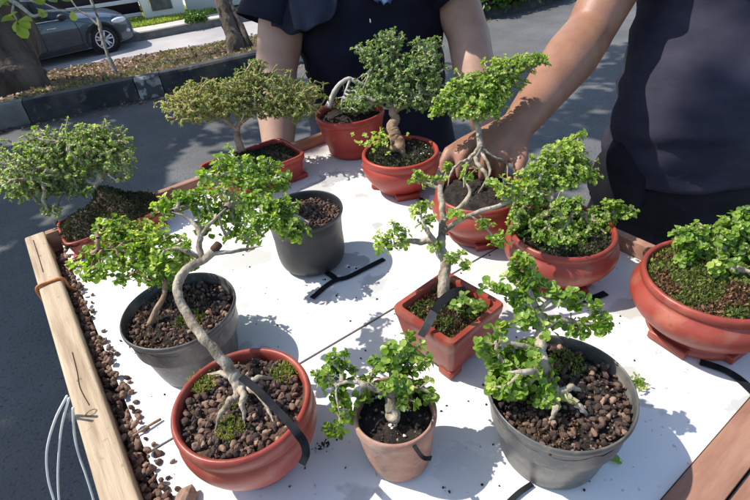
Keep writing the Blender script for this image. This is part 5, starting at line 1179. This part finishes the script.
# lamps, bumper, plate
b = MB(); ell(b, C3(3.12, .085, .70), (.22*S, .085*S, .07*S), np.array([cx*.93+cy*.36, cy*.93-cx*.36, UP])); b.build('headlight', M['lamp'], car)
b = MB(); ell(b, C3(3.12, 2*HW-.085, .70), (.22*S, .085*S, .07*S), np.array([cx*.93-cy*.36, cy*.93+cx*.36, UP])); b.build('headlight', M['lamp'], car)
b = MB(); b.box(C3(3.36, HW, .42), (.16*S, 1.2*S, .16*S), cx, cy); b.build('grille', M['trim'], car, bevel=.01)
b = MB(); ell(b, C3(3.26, .14, .42), (.07*S, .05*S, .05*S), np.array([cx, cy, UP])); b.build('fog_lamp', M['lamp'], car)
for i in (0, 1):
    b = MB(); ell(b, C3(-.72, .09 if i == 0 else 2*HW-.09, .80), (.12*S, .06*S, .09*S), np.array([cx, cy, UP])); b.build('tail_light', M['pot_crimson'], car)
def wheel(x, y, out):
    c_ = C3(x, y, .335); o_ = -cy if out < 0 else cy
    r_ = .335*S
    b = MB(); V = []; n = 40; pr_ = [(.62, -.10), (.70, -.115), (.92, -.105), (1.0, -.06), (1.0, .06), (.92, .105), (.70, .115), (.62, .10)]
    for rr_, w in pr_:
        for k in range(n): th_ = 2*math.pi*k/n; V.append(c_+(cx*math.cos(th_)+UP*math.sin(th_))*rr_*r_-o_*w*S*-1)
    b.add(V, [(i*n+k, i*n+(k+1) % n, (i+1)*n+(k+1) % n, (i+1)*n+k) for i in range(len(pr_)-1) for k in range(n)]); w_o = b.build('wheel', M['rubber'], car)
    b = MB()
    V = [c_+(cx*math.cos(2*math.pi*k/n)+UP*math.sin(2*math.pi*k/n))*q*r_+o_*h_*S for q, h_ in ((.66, .11), (.60, .112), (.58, .03)) for k in range(n)]
    b.add(V, [(i*n+k, i*n+(k+1) % n, (i+1)*n+(k+1) % n, (i+1)*n+k) for i in range(2) for k in range(n)])
    for k in range(5):
        for dd in (-.13, .13):
            a = 2*math.pi*k/5+.3; d1 = cx*math.cos(a+dd*.6)+UP*math.sin(a+dd*.6); d2 = cx*math.cos(a+dd*1.7)+UP*math.sin(a+dd*1.7)
            b.tube([c_+d1*.08*r_+o_*.075*S, c_+d2*.61*r_+o_*.10*S], [.035*S, .022*S], 6)
    b.tube([c_+o_*.05*S, c_+o_*.10*S], .055*S, 14); b.build('rim', M['alloy'], w_o)
    b = MB(); V = [c_+(cx*math.cos(2*math.pi*k/n)+UP*math.sin(2*math.pi*k/n))*q*r_+o_*.0*S for q in (.001, .6) for k in range(n)]; b.add(V, [(k, (k+1) % n, n+(k+1) % n, n+k) for k in range(n)]); b.build('brake_disc', M['trim'], w_o)
    # arch
    V = []; hb = []
    for k in range(25):
        a = math.pi*(k/24)*1.16-.25; d = cx*math.cos(a)+UP*math.sin(a)
        V += [c_+d*1.10*r_+o_*.118*S, c_+d*1.26*r_+o_*.122*S, c_+d*1.26*r_+o_*.05*S, c_+d*1.10*r_-o_*.10*S]
    b = MB(); b.add(V, [(k*4+j, (k+1)*4+j, (k+1)*4+(j+1) % 4, k*4+(j+1) % 4) for k in range(24) for j in range(4)]); b.build('wheel_arch', M['trim'], car)
    V = [c_+(cx*math.cos(2*math.pi*k/n)+UP*math.sin(2*math.pi*k/n))*1.12*r_+o_*.094*S for k in range(n)]+[c_+(cx*math.cos(2*math.pi*k/n)+UP*math.sin(2*math.pi*k/n))*1.12*r_+o_*.085*S for k in range(n)]
    V2 = [v for v in V]
    b = MB(); b.add(V2, [tuple(range(n)), tuple(range(2*n-1, n-1, -1))]+[(k, (k+1) % n, n+(k+1) % n, n+k) for k in range(n)]); b.build('arch_liner', M['rubber'], car)
for x in (0, 2.62):
    wheel(x, .10, -1); wheel(x, 2*HW-.10, 1)
# white kerb block just ahead of the car's bumper
print('done', len(bpy.data.objects))
